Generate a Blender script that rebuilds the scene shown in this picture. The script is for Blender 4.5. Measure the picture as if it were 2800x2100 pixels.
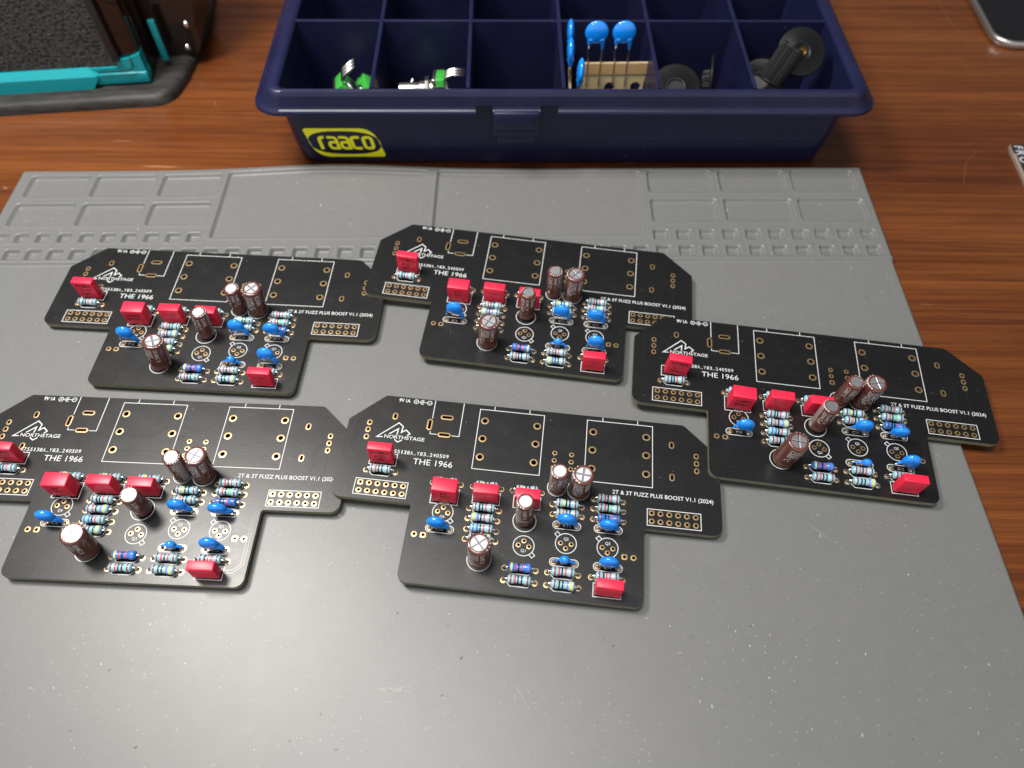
import bpy, bmesh, math, random
import numpy as np
from mathutils import Vector, Matrix, noise as mnoise

# ------------------------------------------------------------------ scene, camera, light (units: metres, builders work in millimetres)
S = 0.001
scene = bpy.context.scene
for o in list(bpy.data.objects): bpy.data.objects.remove(o)
COL = scene.collection
random.seed(7)

cam_d = bpy.data.cameras.new("camera"); cam = bpy.data.objects.new("camera", cam_d); COL.objects.link(cam)
PITCH = math.radians(56.0814); ROLL = math.radians(0.6427); H = 200.097
fw = Vector((0, math.cos(PITCH), -math.sin(PITCH))); rt = Vector((1, 0, 0)); up = rt.cross(fw)
rt2 = rt*math.cos(ROLL)+up*math.sin(ROLL); up2 = -rt*math.sin(ROLL)+up*math.cos(ROLL)
M = Matrix((( rt2.x, up2.x, -fw.x, 0), (rt2.y, up2.y, -fw.y, 0), (rt2.z, up2.z, -fw.z, H*S), (0, 0, 0, 1)))
cam.matrix_world = M
cam_d.sensor_width = 36; cam_d.lens = 2050/2800*36
cam_d.clip_start = 0.005; cam_d.clip_end = 50
cam_d.dof.use_dof = True; cam_d.dof.focus_distance = 0.222; cam_d.dof.aperture_fstop = 11.0
scene.camera = cam
scene.render.resolution_x = 1024; scene.render.resolution_y = 768

world = bpy.data.worlds.new("World"); scene.world = world; world.use_nodes = True
wn = world.node_tree; wn.nodes.clear()
wo = wn.nodes.new("ShaderNodeOutputWorld"); wb = wn.nodes.new("ShaderNodeBackground")
wtc = wn.nodes.new("ShaderNodeTexCoord"); wsp = wn.nodes.new("ShaderNodeSeparateXYZ"); wr = wn.nodes.new("ShaderNodeValToRGB")
wn.links.new(wtc.outputs['Generated'], wsp.inputs[0]); wn.links.new(wsp.outputs['Z'], wr.inputs[0])
wr.color_ramp.elements[0].position = 0.0; wr.color_ramp.elements[0].color = (0.20, 0.19, 0.185, 1)
wr.color_ramp.elements[1].position = 0.75; wr.color_ramp.elements[1].color = (0.24, 0.245, 0.265, 1)
# fill added: background brightened on the viewer's side to light the front faces
wm = wn.nodes.new("ShaderNodeMapRange"); wn.links.new(wsp.outputs['Y'], wm.inputs[0])
for i_, v_ in enumerate((-0.05, -0.85, 0.0, 1.0)): wm.inputs[i_+1].default_value = v_
wx = wn.nodes.new("ShaderNodeMix"); wx.data_type = 'RGBA'; wn.links.new(wm.outputs[0], wx.inputs[0]); wn.links.new(wr.outputs[0], wx.inputs[6]); wx.inputs[7].default_value = (2.3, 2.25, 2.2, 1)
wn.links.new(wx.outputs[2], wb.inputs[0]); wb.inputs[1].default_value = 0.42
wn.links.new(wb.outputs[0], wo.inputs[0])

def area_lamp(name, loc, target, size, power, color, shape='DISK', sy=None):
    d = bpy.data.lights.new(name, 'AREA'); d.shape = shape; d.size = size*S; d.energy = power; d.color = color
    if sy: d.size_y = sy*S
    o = bpy.data.objects.new(name, d); COL.objects.link(o); o.location = Vector(loc)*S
    o.rotation_euler = (Vector(target)-Vector(loc)).to_track_quat('-Z', 'Y').to_euler()
    return o
area_lamp("desk_lamp_light", (-235, 205, 440), (-30, 130, 0), 115, 3.0, (1.0, 0.95, 0.885))
area_lamp("ceiling_light", (-170, 120, 1200), (-20, 120, 0), 430, 12.5, (1.0, 0.98, 0.95))

vs = scene.view_settings
vs.view_transform = 'Standard'; vs.look = 'None'; vs.exposure = 0.0; vs.gamma = 1; vs.use_curve_mapping = False

# ------------------------------------------------------------------ materials
def mat(name, color, rough=0.5, metal=0.0, spec=0.5, coat=0.0, coat_rough=0.1):
    m = bpy.data.materials.new(name); m.use_nodes = True
    b = m.node_tree.nodes['Principled BSDF']
    b.inputs['Base Color'].default_value = (*color, 1); b.inputs['Roughness'].default_value = rough
    b.inputs['Metallic'].default_value = metal; b.inputs['Specular IOR Level'].default_value = spec
    b.inputs['Coat Weight'].default_value = coat; b.inputs['Coat Roughness'].default_value = coat_rough
    return m
class N:
    def __init__(s, m): s.m = m; s.t = m.node_tree; s.b = s.t.nodes['Principled BSDF']
    def n(s, k, **kw):
        x = s.t.nodes.new(k)
        for a, b in kw.items():
            if a in ('ops',): continue
            setattr(x, a, b)
        return x
    def l(s, a, b): s.t.links.new(a, b)
    def coords(s, scale=(1, 1, 1), rot=(0, 0, 0), src='Object'):
        tc = s.n('ShaderNodeTexCoord'); mp = s.n('ShaderNodeMapping')
        mp.inputs['Scale'].default_value = tuple(v/S for v in scale) ; mp.inputs['Rotation'].default_value = rot
        s.l(tc.outputs[src], mp.inputs[0]); return mp.outputs[0]
    def noise(s, vec, scale=1, detail=4, rough=0.5, dist=0):
        x = s.n('ShaderNodeTexNoise'); x.inputs['Scale'].default_value = scale; x.inputs['Detail'].default_value = detail
        x.inputs['Roughness'].default_value = rough; x.inputs['Distortion'].default_value = dist; s.l(vec, x.inputs['Vector']); return x.outputs[0]
    def ramp(s, fac, stops, interp='LINEAR'):
        x = s.n('ShaderNodeValToRGB'); x.color_ramp.interpolation = interp
        while len(x.color_ramp.elements) < len(stops): x.color_ramp.elements.new(0.5)
        for e, (p, c) in zip(x.color_ramp.elements, stops):
            e.position = p; e.color = (*c, 1) if len(c) == 3 else c
        s.l(fac, x.inputs[0]); return x.outputs[0]
    def mix(s, fac, a, b, mode='MIX'):
        x = s.n('ShaderNodeMix'); x.data_type = 'RGBA'; x.blend_type = mode
        for v, i in ((fac, 0), (a, 6), (b, 7)):
            if isinstance(v, (int, float)): x.inputs[i].default_value = v
            elif isinstance(v, tuple): x.inputs[i].default_value = (*v, 1)
            else: s.l(v, x.inputs[i])
        return x.outputs[2]
    def math(s, op, a, b=0.0, clamp=False):
        x = s.n('ShaderNodeMath'); x.operation = op; x.use_clamp = clamp
        for v, i in ((a, 0), (b, 1)):
            if isinstance(v, (int, float)): x.inputs[i].default_value = v
            else: s.l(v, x.inputs[i])
        return x.outputs[0]
    def maprange(s, v, a, b, c=0.0, d=1.0):
        x = s.n('ShaderNodeMapRange'); s.l(v, x.inputs[0])
        for i, q in enumerate((a, b, c, d)): x.inputs[i+1].default_value = q
        return x.outputs[0]
    def bump(s, h, dist, strength=1.0):
        x = s.n('ShaderNodeBump'); x.inputs['Strength'].default_value = strength; x.inputs['Distance'].default_value = dist*S
        s.l(h, x.inputs['Height']); s.l(x.outputs[0], s.b.inputs['Normal']); return x
    def specks(s, vec, scale, keep, rmin, rmax):
        """0..1 mask of small scattered specks"""
        v = s.n('ShaderNodeTexVoronoi'); v.feature = 'F1'; v.inputs['Scale'].default_value = scale; s.l(vec, v.inputs['Vector'])
        sp = s.n('ShaderNodeSeparateColor'); s.l(v.outputs['Color'], sp.inputs[0])
        on = s.math('GREATER_THAN', sp.outputs[0], keep)
        r = s.maprange(sp.outputs[1], 0, 1, rmin, rmax)
        d = s.math('DIVIDE', v.outputs['Distance'], r)
        m = s.maprange(d, 0.6, 1.0, 1, 0)
        return s.math('MULTIPLY', m, on, True)

# desk wood
m_wood = mat("polished_wood", (0.2, 0.06, 0.02), 0.30, spec=0.4, coat=0.3, coat_rough=0.14)
w = N(m_wood)
v1 = w.coords((0.005, 0.26, 0.1), (0, 0, math.radians(1.5)))
n1 = w.noise(v1, 1.0, 6, 0.62, 1.2)
v2 = w.coords((0.03, 1.1, 1), (0, 0, math.radians(1.5)))
n2 = w.noise(v2, 1.0, 5, 0.7, 0.3)
v3 = w.coords((0.0025, 0.022, 0.02), (0, 0, math.radians(1.5)))
n3 = w.noise(v3, 1.0, 3, 0.5, 1.5)
c1 = w.ramp(n1, [(0.26, (0.070, 0.020, 0.0060)), (0.43, (0.112, 0.032, 0.0080)), (0.56, (0.146, 0.044, 0.0105)), (0.74, (0.185, 0.060, 0.015))])
c2 = w.ramp(n3, [(0.33, (0.58, 0.50, 0.52)), (0.62, (1.0, 1.0, 1.0))])
c3 = w.mix(0.85, c1, c2, 'MULTIPLY')
pore = w.ramp(n2, [(0.36, (0.45, 0.4, 0.4)), (0.5, (1, 1, 1))])
c4 = w.mix(0.55, c3, pore, 'MULTIPLY')
vsc = w.coords((0.02, 0.35, 1), (0, 0, math.radians(62)))
scr = w.maprange(w.noise(vsc, 1.0, 2, 0.4), 0.735, 0.76, 0, 0.35)
c4 = w.mix(scr, c4, (0.5, 0.3, 0.2))
w.l(c4, w.b.inputs['Base Color'])
w.l(w.maprange(w.noise(w.coords((0.05, 0.2, 0.1)), 1.0, 5, 0.7), 0.3, 0.7, 0.2, 0.42), w.b.inputs['Roughness'])
w.bump(n2, 0.10, 0.35)

# silicone mat
m_mat = mat("grey_silicone", (0.2, 0.2, 0.2), 0.42, spec=0.45)
w = N(m_mat)
mm = w.coords((1, 1, 1))
big = w.noise(mm, 0.012, 4, 0.6)
fine = w.noise(mm, 0.25, 5, 0.65)
base = w.ramp(big, [(0.25, (0.123, 0.126, 0.126)), (0.75, (0.130, 0.132, 0.130))])
base = w.mix(w.maprange(fine, 0.35, 0.7, 0, 0.06), base, (0.25, 0.25, 0.24))
patch = w.maprange(w.noise(mm, 0.03, 3, 0.6), 0.4, 0.65, 0.35, 1.0)
s1 = w.specks(mm, 0.50, 0.74, 0.035, 0.12)
s2 = w.specks(mm, 1.15, 0.70, 0.06, 0.22)
s3 = w.specks(w.coords((0.25, 0.6, 1), (0, 0, 0.7)), 0.35, 0.93, 0.02, 0.13)
s5 = w.specks(w.coords((0.7, 0.3, 1), (0, 0, 0.35)), 0.5, 0.95, 0.03, 0.14)
sm = w.math('MAXIMUM', w.math('MAXIMUM', s1, w.math('MULTIPLY', s2, 0.6)), w.math('MAXIMUM', w.math('MULTIPLY', s3, 0.5), w.math('MULTIPLY', s5, 0.5)))
sm = w.math('MULTIPLY', sm, patch, True)
col = w.mix(w.math('MULTIPLY', sm, 0.85), base, (0.62, 0.61, 0.58))
dk = w.math('MULTIPLY', w.specks(w.coords((1, .5, 1), (0, 0, 0.5)), 0.16, 0.93, 0.06, 0.18), w.maprange(w.noise(mm, 1.6, 3, .6), .4, .6, 0, 1))
smudge = w.maprange(w.noise(mm, 0.16, 6, 0.75), 0.70, 0.80, 0, 0.2)
col = w.mix(w.math('MULTIPLY', dk, 0.55), col, (0.085, 0.085, 0.08))
col = w.mix(smudge, col, (0.12, 0.12, 0.12))
vsc = w.coords((0.09, 1.6, 1), (0, 0, math.radians(-38)))
scr = w.maprange(w.noise(vsc, 0.5, 2, 0.3), 0.80, 0.83, 0, 0.4)
w.l(col, w.b.inputs['Base Color'])
w.l(w.maprange(w.noise(mm, 0.06, 5, 0.7), 0.3, 0.7, 0.405, 0.425), w.b.inputs['Roughness'])
w.bump(w.noise(mm, 0.05, 2, 0.5), 0.3, 0.3)

# board lacquer
m_pcb = mat("black_solder_mask", (0.008, 0.008, 0.0085), 0.22, spec=0.46)
w = N(m_pcb); mm = w.coords((1, 1, 1))
d1 = w.specks(mm, 0.5, 0.80, 0.04, 0.11); d2 = w.specks(mm, 1.2, 0.82, 0.05, 0.18)
pt = w.maprange(w.noise(mm, 0.06, 4, 0.6), 0.45, 0.65, 0.25, 1.0)
dd = w.math('MULTIPLY', w.math('MAXIMUM', d1, w.math('MULTIPLY', d2, 0.6)), pt, True)
smg = w.maprange(w.noise(mm, 0.09, 6, 0.7), 0.45, 0.75, 0, 0.003)
cb = w.mix(smg, (0.0055, 0.0056, 0.0062), (0.45, 0.45, 0.47))
cb = w.mix(w.math('MULTIPLY', dd, 0.5), cb, (0.5, 0.5, 0.5))
w.l(cb, w.b.inputs['Base Color'])
w.l(w.maprange(w.noise(mm, 0.12, 5, 0.7), 0.3, 0.7, 0.32, 0.37), w.b.inputs['Roughness'])
w.bump(w.noise(mm, 0.9, 2, 0.5), 0.03, 0.30)
m_trace = mat("solder_mask_over_copper", (0.0105, 0.0106, 0.0114), 0.30, spec=0.46)
m_fr4 = mat("board_edge_laminate", (0.10, 0.098, 0.058), 0.6)
w = N(m_fr4); nn = w.noise(w.coords((0.4, 0.4, 6)), 1.0, 4, 0.6)
w.l(w.ramp(nn, [(0.35, (0.10, 0.10, 0.062)), (0.65, (0.20, 0.195, 0.125))]), w.b.inputs['Base Color'])
m_silk = mat("white_silkscreen_ink", (0.52, 0.54, 0.545), 0.5)
m_gold = mat("tinned_gold_pad", (0.60, 0.42, 0.22), 0.33, 0.85)
m_hole = mat("plated_hole", (0.10, 0.06, 0.03), 0.5, 0.7)
m_solder = mat("solder_tin", (0.62, 0.60, 0.56), 0.25, 1.0)
m_lead = mat("tinned_wire", (0.72, 0.70, 0.66), 0.22, 1.0)
m_red = mat("red_epoxy_case", (0.72, 0.018, 0.055), 0.38, spec=0.45)
w = N(m_red); w.bump(w.noise(w.coords((1, 1, 1)), 2.2, 4, 0.6), 0.02, 0.5)
m_redink = mat("dark_print_on_red", (0.05, 0.002, 0.004), 0.5)
m_redfaint = mat("faint_print_on_red", (0.40, 0.03, 0.05), 0.5)
m_sleeve = mat("brown_plastic_sleeve", (0.105, 0.033, 0.025), 0.22, coat=0.4, coat_rough=0.08)
m_alu = mat("aluminium_can_top", (0.50, 0.50, 0.53), 0.46, 1.0)
m_alug = mat("aluminium_vent_groove", (0.16, 0.16, 0.17), 0.5, 0.8)
m_capink = mat("pale_ink_on_sleeve", (0.52, 0.48, 0.46), 0.5)
m_stripe = mat("polarity_stripe_ink", (0.27, 0.21, 0.20), 0.3)
m_blue = mat("blue_epoxy_coating", (0.004, 0.22, 0.80), 0.14, spec=0.6, coat=0.5, coat_rough=0.05)
m_rbody = mat("light_blue_resistor_lacquer", (0.26, 0.46, 0.54), 0.26, coat=0.3)
m_rdark = mat("deep_blue_resistor_lacquer", (0.015, 0.16, 0.52), 0.28, coat=0.3)
BANDC = dict(n=(0.17, 0.03, 0.018), k=(0.006, 0.006, 0.008), r=(0.60, 0.045, 0.035), o=(0.72, 0.12, 0.05), y=(0.78, 0.62, 0.02),
             g=(0.10, 0.50, 0.07), v=(0.16, 0.13, 0.50), b=(0.02, 0.16, 0.50))
m_band = {k: mat("resistor_band_"+dict(n='brown', k='black', r='red', o='orange', y='yellow', g='green', v='violet', b='blue')[k], c, 0.35) for k, c in BANDC.items()}
m_navy = mat("navy_polypropylene", (0.008, 0.009, 0.048), 0.27, spec=0.36)
w = N(m_navy); mm = w.coords((1, 1, 1))
ds = w.math('MULTIPLY', w.specks(mm, 0.22, 0.82, 0.03, 0.08), w.maprange(w.noise(mm, 0.05, 3, .6), .45, .6, .2, 1))
w.l(w.mix(w.math('MULTIPLY', ds, 0.6), w.ramp(w.noise(mm, 0.05, 5, 0.6), [(0.35, (0.0075, 0.0085, 0.034)), (0.65, (0.010, 0.0115, 0.044))]), (0.4, 0.4, 0.42)), w.b.inputs['Base Color'])
w.l(w.maprange(w.noise(mm, 0.1, 5, 0.7), 0.3, 0.7, 0.3, 0.40), w.b.inputs['Roughness'])
w.bump(w.noise(mm, 0.6, 4, 0.6), 0.02, 0.4)
m_yellow = mat("yellow_logo_ink", (0.88, 0.88, 0.015), 0.4)
m_teal = mat("teal_plastic", (0.003, 0.26, 0.30), 0.34)
w = N(m_teal); w.bump(w.noise(w.coords((1, 1, 1)), 1.5, 4, 0.6), 0.03, 0.4)
m_blackgloss = mat("glossy_black_panel", (0.012, 0.007, 0.006), 0.09, spec=0.6)
m_blackmatte = mat("matte_black_plastic", (0.016, 0.016, 0.017), 0.42)
m_rubber = mat("scuffed_black_base", (0.026, 0.025, 0.025), 0.55, spec=0.3)
w = N(m_rubber); q = w.noise(w.coords((0.05, 0.25, 0.3), (0, 0, 0.4)), 1.0, 5, 0.7)
w.l(w.ramp(q, [(0.4, (0.012, 0.011, 0.011)), (0.7, (0.045, 0.043, 0.041))]), w.b.inputs['Base Color'])
m_steel = mat("bright_steel", (0.72, 0.72, 0.74), 0.18, 1.0)
m_nickel = mat("nickel_shaft", (0.70, 0.68, 0.66), 0.27, 1.0)
m_green = mat("green_phenolic_body", (0.03, 0.30, 0.035), 0.45)
m_tape = mat("kraft_paper_tape", (0.56, 0.44, 0.24), 0.75)
m_tape2 = mat("brown_adhesive_strip", (0.46, 0.30, 0.14), 0.6)
m_knob = mat("black_knob_plastic", (0.007, 0.007, 0.008), 0.42, spec=0.22)
m_brass = mat("brass_insert", (0.72, 0.46, 0.13), 0.25, 1.0)
m_screen = mat("black_glass_screen", (0.006, 0.006, 0.008), 0.08)
m_silver = mat("anodised_aluminium_edge", (0.46, 0.43, 0.41), 0.32, 0.9)
m_cardblk = mat("black_printed_card", (0.014, 0.016, 0.016), 0.5)
m_cardcore = mat("cardboard_core", (0.24, 0.18, 0.145), 0.9)
m_cardtxt = mat("pale_grey_print", (0.42, 0.42, 0.46), 0.5)
# foam
m_foam = mat("open_cell_foam", (0.03, 0.03, 0.03), 0.7)
w = N(m_foam)
fc_ = w.coords((1, 1, 1))
def pore(sc, a, b):
    v = w.n('ShaderNodeTexVoronoi'); v.feature = 'F1'; v.inputs['Scale'].default_value = sc; w.l(fc_, v.inputs['Vector'])
    sp = w.n('ShaderNodeSeparateColor'); w.l(v.outputs['Color'], sp.inputs[0])
    d = w.math('DIVIDE', v.outputs['Distance'], w.maprange(sp.outputs[0], 0, 1, 0.25, 0.62))
    return w.maprange(d, a, b, 0, 1)
hh = w.math('MULTIPLY', pore(0.68, 0.75, 1.0), w.maprange(pore(1.5, 0.7, 1.1), 0, 1, 0.35, 1.0))
sp2 = w.specks(fc_, 0.9, 0.93, 0.1, 0.3)
cc = w.mix(hh, (0.003, 0.003, 0.003), w.ramp(w.noise(fc_, 0.8, 3, 0.6), [(0.35, (0.018, 0.0175, 0.017)), (0.7, (0.062, 0.06, 0.058))]))
w.l(w.mix(sp2, cc, (0.22, 0.22, 0.21)), w.b.inputs['Base Color'])
w.bump(hh, 0.35, 0.8)

# ------------------------------------------------------------------ builders
def new_mesh(name, verts, faces, mats, midx=None, smooth=False, uvfix=None):
    me = bpy.data.meshes.new(name)
    me.from_pydata([(v[0]*S, v[1]*S, v[2]*S) for v in verts], [], faces)
    for m in (mats if isinstance(mats, (list, tuple)) else [mats]): me.materials.append(m)
    if midx is not None:
        me.polygons.foreach_set('material_index', midx)
    if smooth is True: me.polygons.foreach_set('use_smooth', [True]*len(me.polygons))
    elif smooth: me.polygons.foreach_set('use_smooth', smooth)
    me.update()
    return me
class MB:
    def __init__(s): s.v = []; s.f = []; s.m = []; s.s = []
    def add(s, v, f, m=0, sm=False, M=None):
        b = len(s.v)
        if M is not None: v = [tuple(M @ Vector(p)) for p in v]
        s.v += [tuple(p) for p in v]; s.f += [tuple(b+i for i in q) for q in f]
        s.m += (m if isinstance(m, list) else [m]*len(f)); s.s += [sm]*len(f) if not isinstance(sm, list) else sm
    def box(s, x0, x1, y0, y1, z0, z1, m=0, bev=0, seg=2, M=None):
        bm = bmesh.new(); bmesh.ops.create_cube(bm, size=1)
        for v in bm.verts: v.co = Vector(((x0+x1)/2+v.co.x*(x1-x0), (y0+y1)/2+v.co.y*(y1-y0), (z0+z1)/2+v.co.z*(z1-z0)))
        if bev: bmesh.ops.bevel(bm, geom=bm.edges[:], offset=bev, segments=seg, profile=0.5, affect='EDGES')
        s.bm(bm, m, bev > 0, M)
    def bm(s, bm, m=0, sm=False, M=None):
        bm.verts.index_update()
        s.add([v.co[:] for v in bm.verts], [[v.index for v in f.verts] for f in bm.faces], m, sm, M); bm.free()
    def lathe(s, prof, seg=32, m=0, M=None, sm=True, mfun=None, cap=True):
        v = []; f = []; mi = []
        for (r, z) in prof:
            for k in range(seg):
                a = 2*math.pi*k/seg; v.append((r*math.cos(a), r*math.sin(a), z))
        for i in range(len(prof)-1):
            for k in range(seg):
                k2 = (k+1) % seg
                f.append((i*seg+k, i*seg+k2, (i+1)*seg+k2, (i+1)*seg+k)); mi.append(mfun(i, k) if mfun else m)
        if cap:
            f.append(tuple(range(seg))[::-1]); mi.append(mfun(0, 0) if mfun else m)
            f.append(tuple((len(prof)-1)*seg+k for k in range(seg))); mi.append(mfun(len(prof)-2, 0) if mfun else m)
        s.add(v, f, mi, [sm]*(len(f)-2)+[False, False] if cap else sm, M)
    def tube(s, pts, r, seg=8, m=0, M=None, cap=True):
        pts = [Vector(p) for p in pts]; rr = r if isinstance(r, (list, tuple)) else [r]*len(pts)
        v = []; f = []; ref = None
        for i, p in enumerate(pts):
            t = (pts[min(i+1, len(pts)-1)]-pts[max(i-1, 0)]).normalized()
            if ref is None: ref = t.orthogonal().normalized()
            ref = (ref - t*ref.dot(t)).normalized(); b = t.cross(ref)
            for k in range(seg):
                a = 2*math.pi*k/seg; v.append(p+(ref*math.cos(a)+b*math.sin(a))*rr[i])
        for i in range(len(pts)-1):
            for k in range(seg):
                k2 = (k+1) % seg; f.append((i*seg+k, i*seg+k2, (i+1)*seg+k2, (i+1)*seg+k))
        if cap: f.append(tuple(range(seg))[::-1]); f.append(tuple((len(pts)-1)*seg+k for k in range(seg)))
        s.add(v, f, m, True, M)
    def ribbon(s, pts, w, z, closed=False, m=0, M=None, h=0.0):
        P = [Vector((p[0], p[1])) for p in pts]; P = [p for i, p in enumerate(P) if i == 0 or (p-P[i-1]).length > 1e-4]; n = len(P); L = []; R = []
        for i in range(n):
            a = P[i-1] if (i > 0 or closed) else None; c = P[(i+1) % n] if (i < n-1 or closed) else None
            d1 = (P[i]-a).normalized() if a is not None else (c-P[i]).normalized()
            d2 = (c-P[i]).normalized() if c is not None else d1
            n1 = Vector((-d1.y, d1.x)); n2 = Vector((-d2.y, d2.x)); q = n1+n2
            if q.length < 1e-6: q = n1
            q.normalize(); k = min(1/max(q.dot(n1), 0.35), 2.5)*w/2
            L.append(P[i]+q*k); R.append(P[i]-q*k)
        v = [(p.x, p.y, z) for p in L]+[(p.x, p.y, z) for p in R]
        f = [(i, n+i, n+(i+1) % n, (i+1) % n) for i in range(n if closed else n-1)]
        if h:
            b = len(v); v += [(p[0], p[1], z-h) for p in v]
            rng = range(n if closed else n-1); f0 = list(f)
            for i in rng:
                j = (i+1) % n
                f.append((i, j, b+j, b+i)); f.append((n+j, n+i, b+n+i, b+n+j))
            if not closed: f.append((0, b, b+n, n)); f.append((n-1, 2*n-1, b+2*n-1, b+n-1))
        s.add(v, f, m, False, M)
    def prism(s, poly, z0, z1, m=0, mside=None, M=None):
        n = len(poly); v = [(p[0], p[1], z0) for p in poly]+[(p[0], p[1], z1) for p in poly]
        f = [tuple(range(n))[::-1], tuple(range(n, 2*n))]+[(i, (i+1) % n, n+(i+1) % n, n+i) for i in range(n)]
        s.add(v, f, [m, m]+[m if mside is None else mside]*n, False, M)
    def mesh(s, name, mats): return new_mesh(name, s.v, s.f, mats, s.m, s.s)
def obj(name, me, parent=None, loc=(0, 0, 0), rot=(0, 0, 0), **kw):
    o = bpy.data.objects.new(name, me); COL.objects.link(o); o.parent = parent
    o.location = Vector(loc)*S; o.rotation_euler = rot
    for k, v in kw.items(): o[k] = v
    return o
def thing(name, label, cat, loc=(0, 0, 0), rot=(0, 0, 0), group=None):
    o = obj(name, None, None, loc, rot); o['label'] = label; o['category'] = cat; o.empty_display_size = 0.01
    if group: o['group'] = group
    return o
def rrect(x0, x1, y0, y1, r, n=6):
    if not isinstance(r, (list, tuple)): r = [r]*4
    out = []
    for (cx, cy, a0, rr) in ((x1-r[0], y0+r[0], -90, r[0]), (x1-r[1], y1-r[1], 0, r[1]), (x0+r[2], y1-r[2], 90, r[2]), (x0+r[3], y0+r[3], 180, r[3])):
        for k in range(n+1):
            a = math.radians(a0+90*k/n); out.append((cx+rr*math.cos(a), cy+rr*math.sin(a)))
    return out
def circle(cx, cy, r, n=28, a0=0, a1=360):
    full = abs(a1-a0) >= 360
    return [(cx+r*math.cos(math.radians(a0+(a1-a0)*k/(n if full else n-1))), cy+r*math.sin(math.radians(a0+(a1-a0)*k/(n if full else n-1)))) for k in range(n)]
_tc = {}
def text_geo(t, size, bold=0.0, spacing=1.0, xs=1.0, shear=0.0, ext=0.0, width=None):
    key = (t, size, bold, spacing, xs, shear, ext, width)
    if key in _tc: return _tc[key]
    c = bpy.data.curves.new('t', 'FONT'); c.body = t; c.size = size; c.offset = bold*size; c.space_character = spacing; c.shear = shear
    c.extrude = ext; c.resolution_u = 3
    o = bpy.data.objects.new('t', c); COL.objects.link(o)
    me = bpy.data.meshes.new_from_object(o)
    v = [tuple(p.co) for p in me.vertices]; f = [tuple(p.vertices) for p in me.polygons]
    bpy.data.objects.remove(o); bpy.data.meshes.remove(me); bpy.data.curves.remove(c)
    if v:
        x0 = min(p[0] for p in v); x1 = max(p[0] for p in v)
        if width: xs = width/(x1-x0)
        v = [((p[0]-x0)*xs, p[1], p[2]) for p in v]
    _tc[key] = (v, f); return v, f
def text_w(v): return max(p[0] for p in v)
def remesh_blob(mb, voxel, name, material, iters=4):
    me = mb.mesh('tmp', [material]); o = bpy.data.objects.new('tmp', me); COL.objects.link(o)
    md = o.modifiers.new('r', 'REMESH'); md.mode = 'VOXEL'; md.voxel_size = voxel*S; md.use_smooth_shade = True
    sm = o.modifiers.new('s', 'SMOOTH'); sm.factor = 0.5; sm.iterations = iters
    dg = bpy.context.evaluated_depsgraph_get(); dg.update()
    ev = o.evaluated_get(dg); out = bpy.data.meshes.new_from_object(ev, depsgraph=dg); out.name = name
    bpy.data.objects.remove(o); bpy.data.meshes.remove(me)
    out.polygons.foreach_set('use_smooth', [True]*len(out.polygons))
    if not out.materials: out.materials.append(material)
    return out
def ellipsoid(mb, c, r, M=None, seg=20, m=0):
    v = []; f = []; n = seg//2
    for i in range(n+1):
        a = math.pi*i/n
        for k in range(seg):
            b = 2*math.pi*k/seg
            v.append((c[0]+r[0]*math.sin(a)*math.cos(b), c[1]+r[1]*math.sin(a)*math.sin(b), c[2]+r[2]*math.cos(a)))
    for i in range(n):
        for k in range(seg):
            k2 = (k+1) % seg; f.append((i*seg+k, (i+1)*seg+k, (i+1)*seg+k2, i*seg+k2))
    mb.add(v, f, m, True, M)

# ------------------------------------------------------------------ desk
b = MB(); b.add([(-900, -500, -5), (900, -500, -5), (900, 1100, -5), (-900, 1100, -5), (-900, -500, -40), (900, -500, -40), (900, 1100, -40), (-900, 1100, -40)],
                [(0, 1, 2, 3), (4, 7, 6, 5), (0, 4, 5, 1), (1, 5, 6, 2), (2, 6, 7, 3), (3, 7, 4, 0)])
obj('desk', b.mesh('desk', [m_wood]), kind='structure')

desk_o = bpy.data.objects['desk']
q = MB(); m_scr = mat("desk_scratch", (0.17, 0.07, 0.035), 0.6)
for pts, wd in (([(213.2, 372), (213.4, 354), (215, 347)], .22), ([(206.4, 338), (209.4, 316), (209.8, 309)], .12), ([(214.5, 345), (216, 334), (217, 325)], .12), ([(193.8, 259), (186.5, 250), (181.5, 238)], .12), ([(-203.2, 229.8), (-202.2, 228.9), (-201.2, 229.1)], 1.0)): q.ribbon(pts, wd, -4.985)
obj('surface_scratches', q.mesh('surface_scratches', [m_scr]), desk_o)

# ------------------------------------------------------------------ silicone mat (height field with pressed compartments)
MX0, MX1, MYT = -196.5, 140.2, 241.4
def yoff(x): return np.interp(x, [-197, -128, -75, 0, 66, 141], [-4.9, -3.3, -1.7, 0, 1.5, 2.9])
def bulge(x): return 1.9*np.exp(-((x+72)/38.0)**2)
cells = []   # x0,x1,y0,y1,r,depth
for (a, c) in ((-191.6, -168.3), (-165.9, -141.8), (-139.5, -116.3)):
    cells += [(a, c, 226.0, 238.3, 1.6, 1.45), (a-.4, c-.6, 210.2, 222.3, 1.6, 1.45)]
for (a, c) in ((53.0, 78.6), (81.6, 108.0), (110.6, 136.1)):
    cells += [(a, c, 226.7, 239.4, 1.6, 1.45), (a+.1, c+.3, 210.3, 223.1, 1.6, 1.45)]
cells += [(-113.9, -34.8, 203.2, 239.0, 1.4, 1.35), (-30.9, 50.4, 203.2, 239.2, 1.4, 1.35)]
sq1l = [-193.2, -185.7, -177.9, -169.9, -161.8, -153.8, -145.9, -137.8, -129.8, -122.1]
sq1r = [52.7+8.73*i for i in range(10)]
for x in sq1l: cells.append((x, x+5.0, 201.4, 206.0, 0.9, 1.6))
for x in sq1r: cells.append((x, x+5.6, 200.9, 206.3, 0.9, 1.6))
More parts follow.
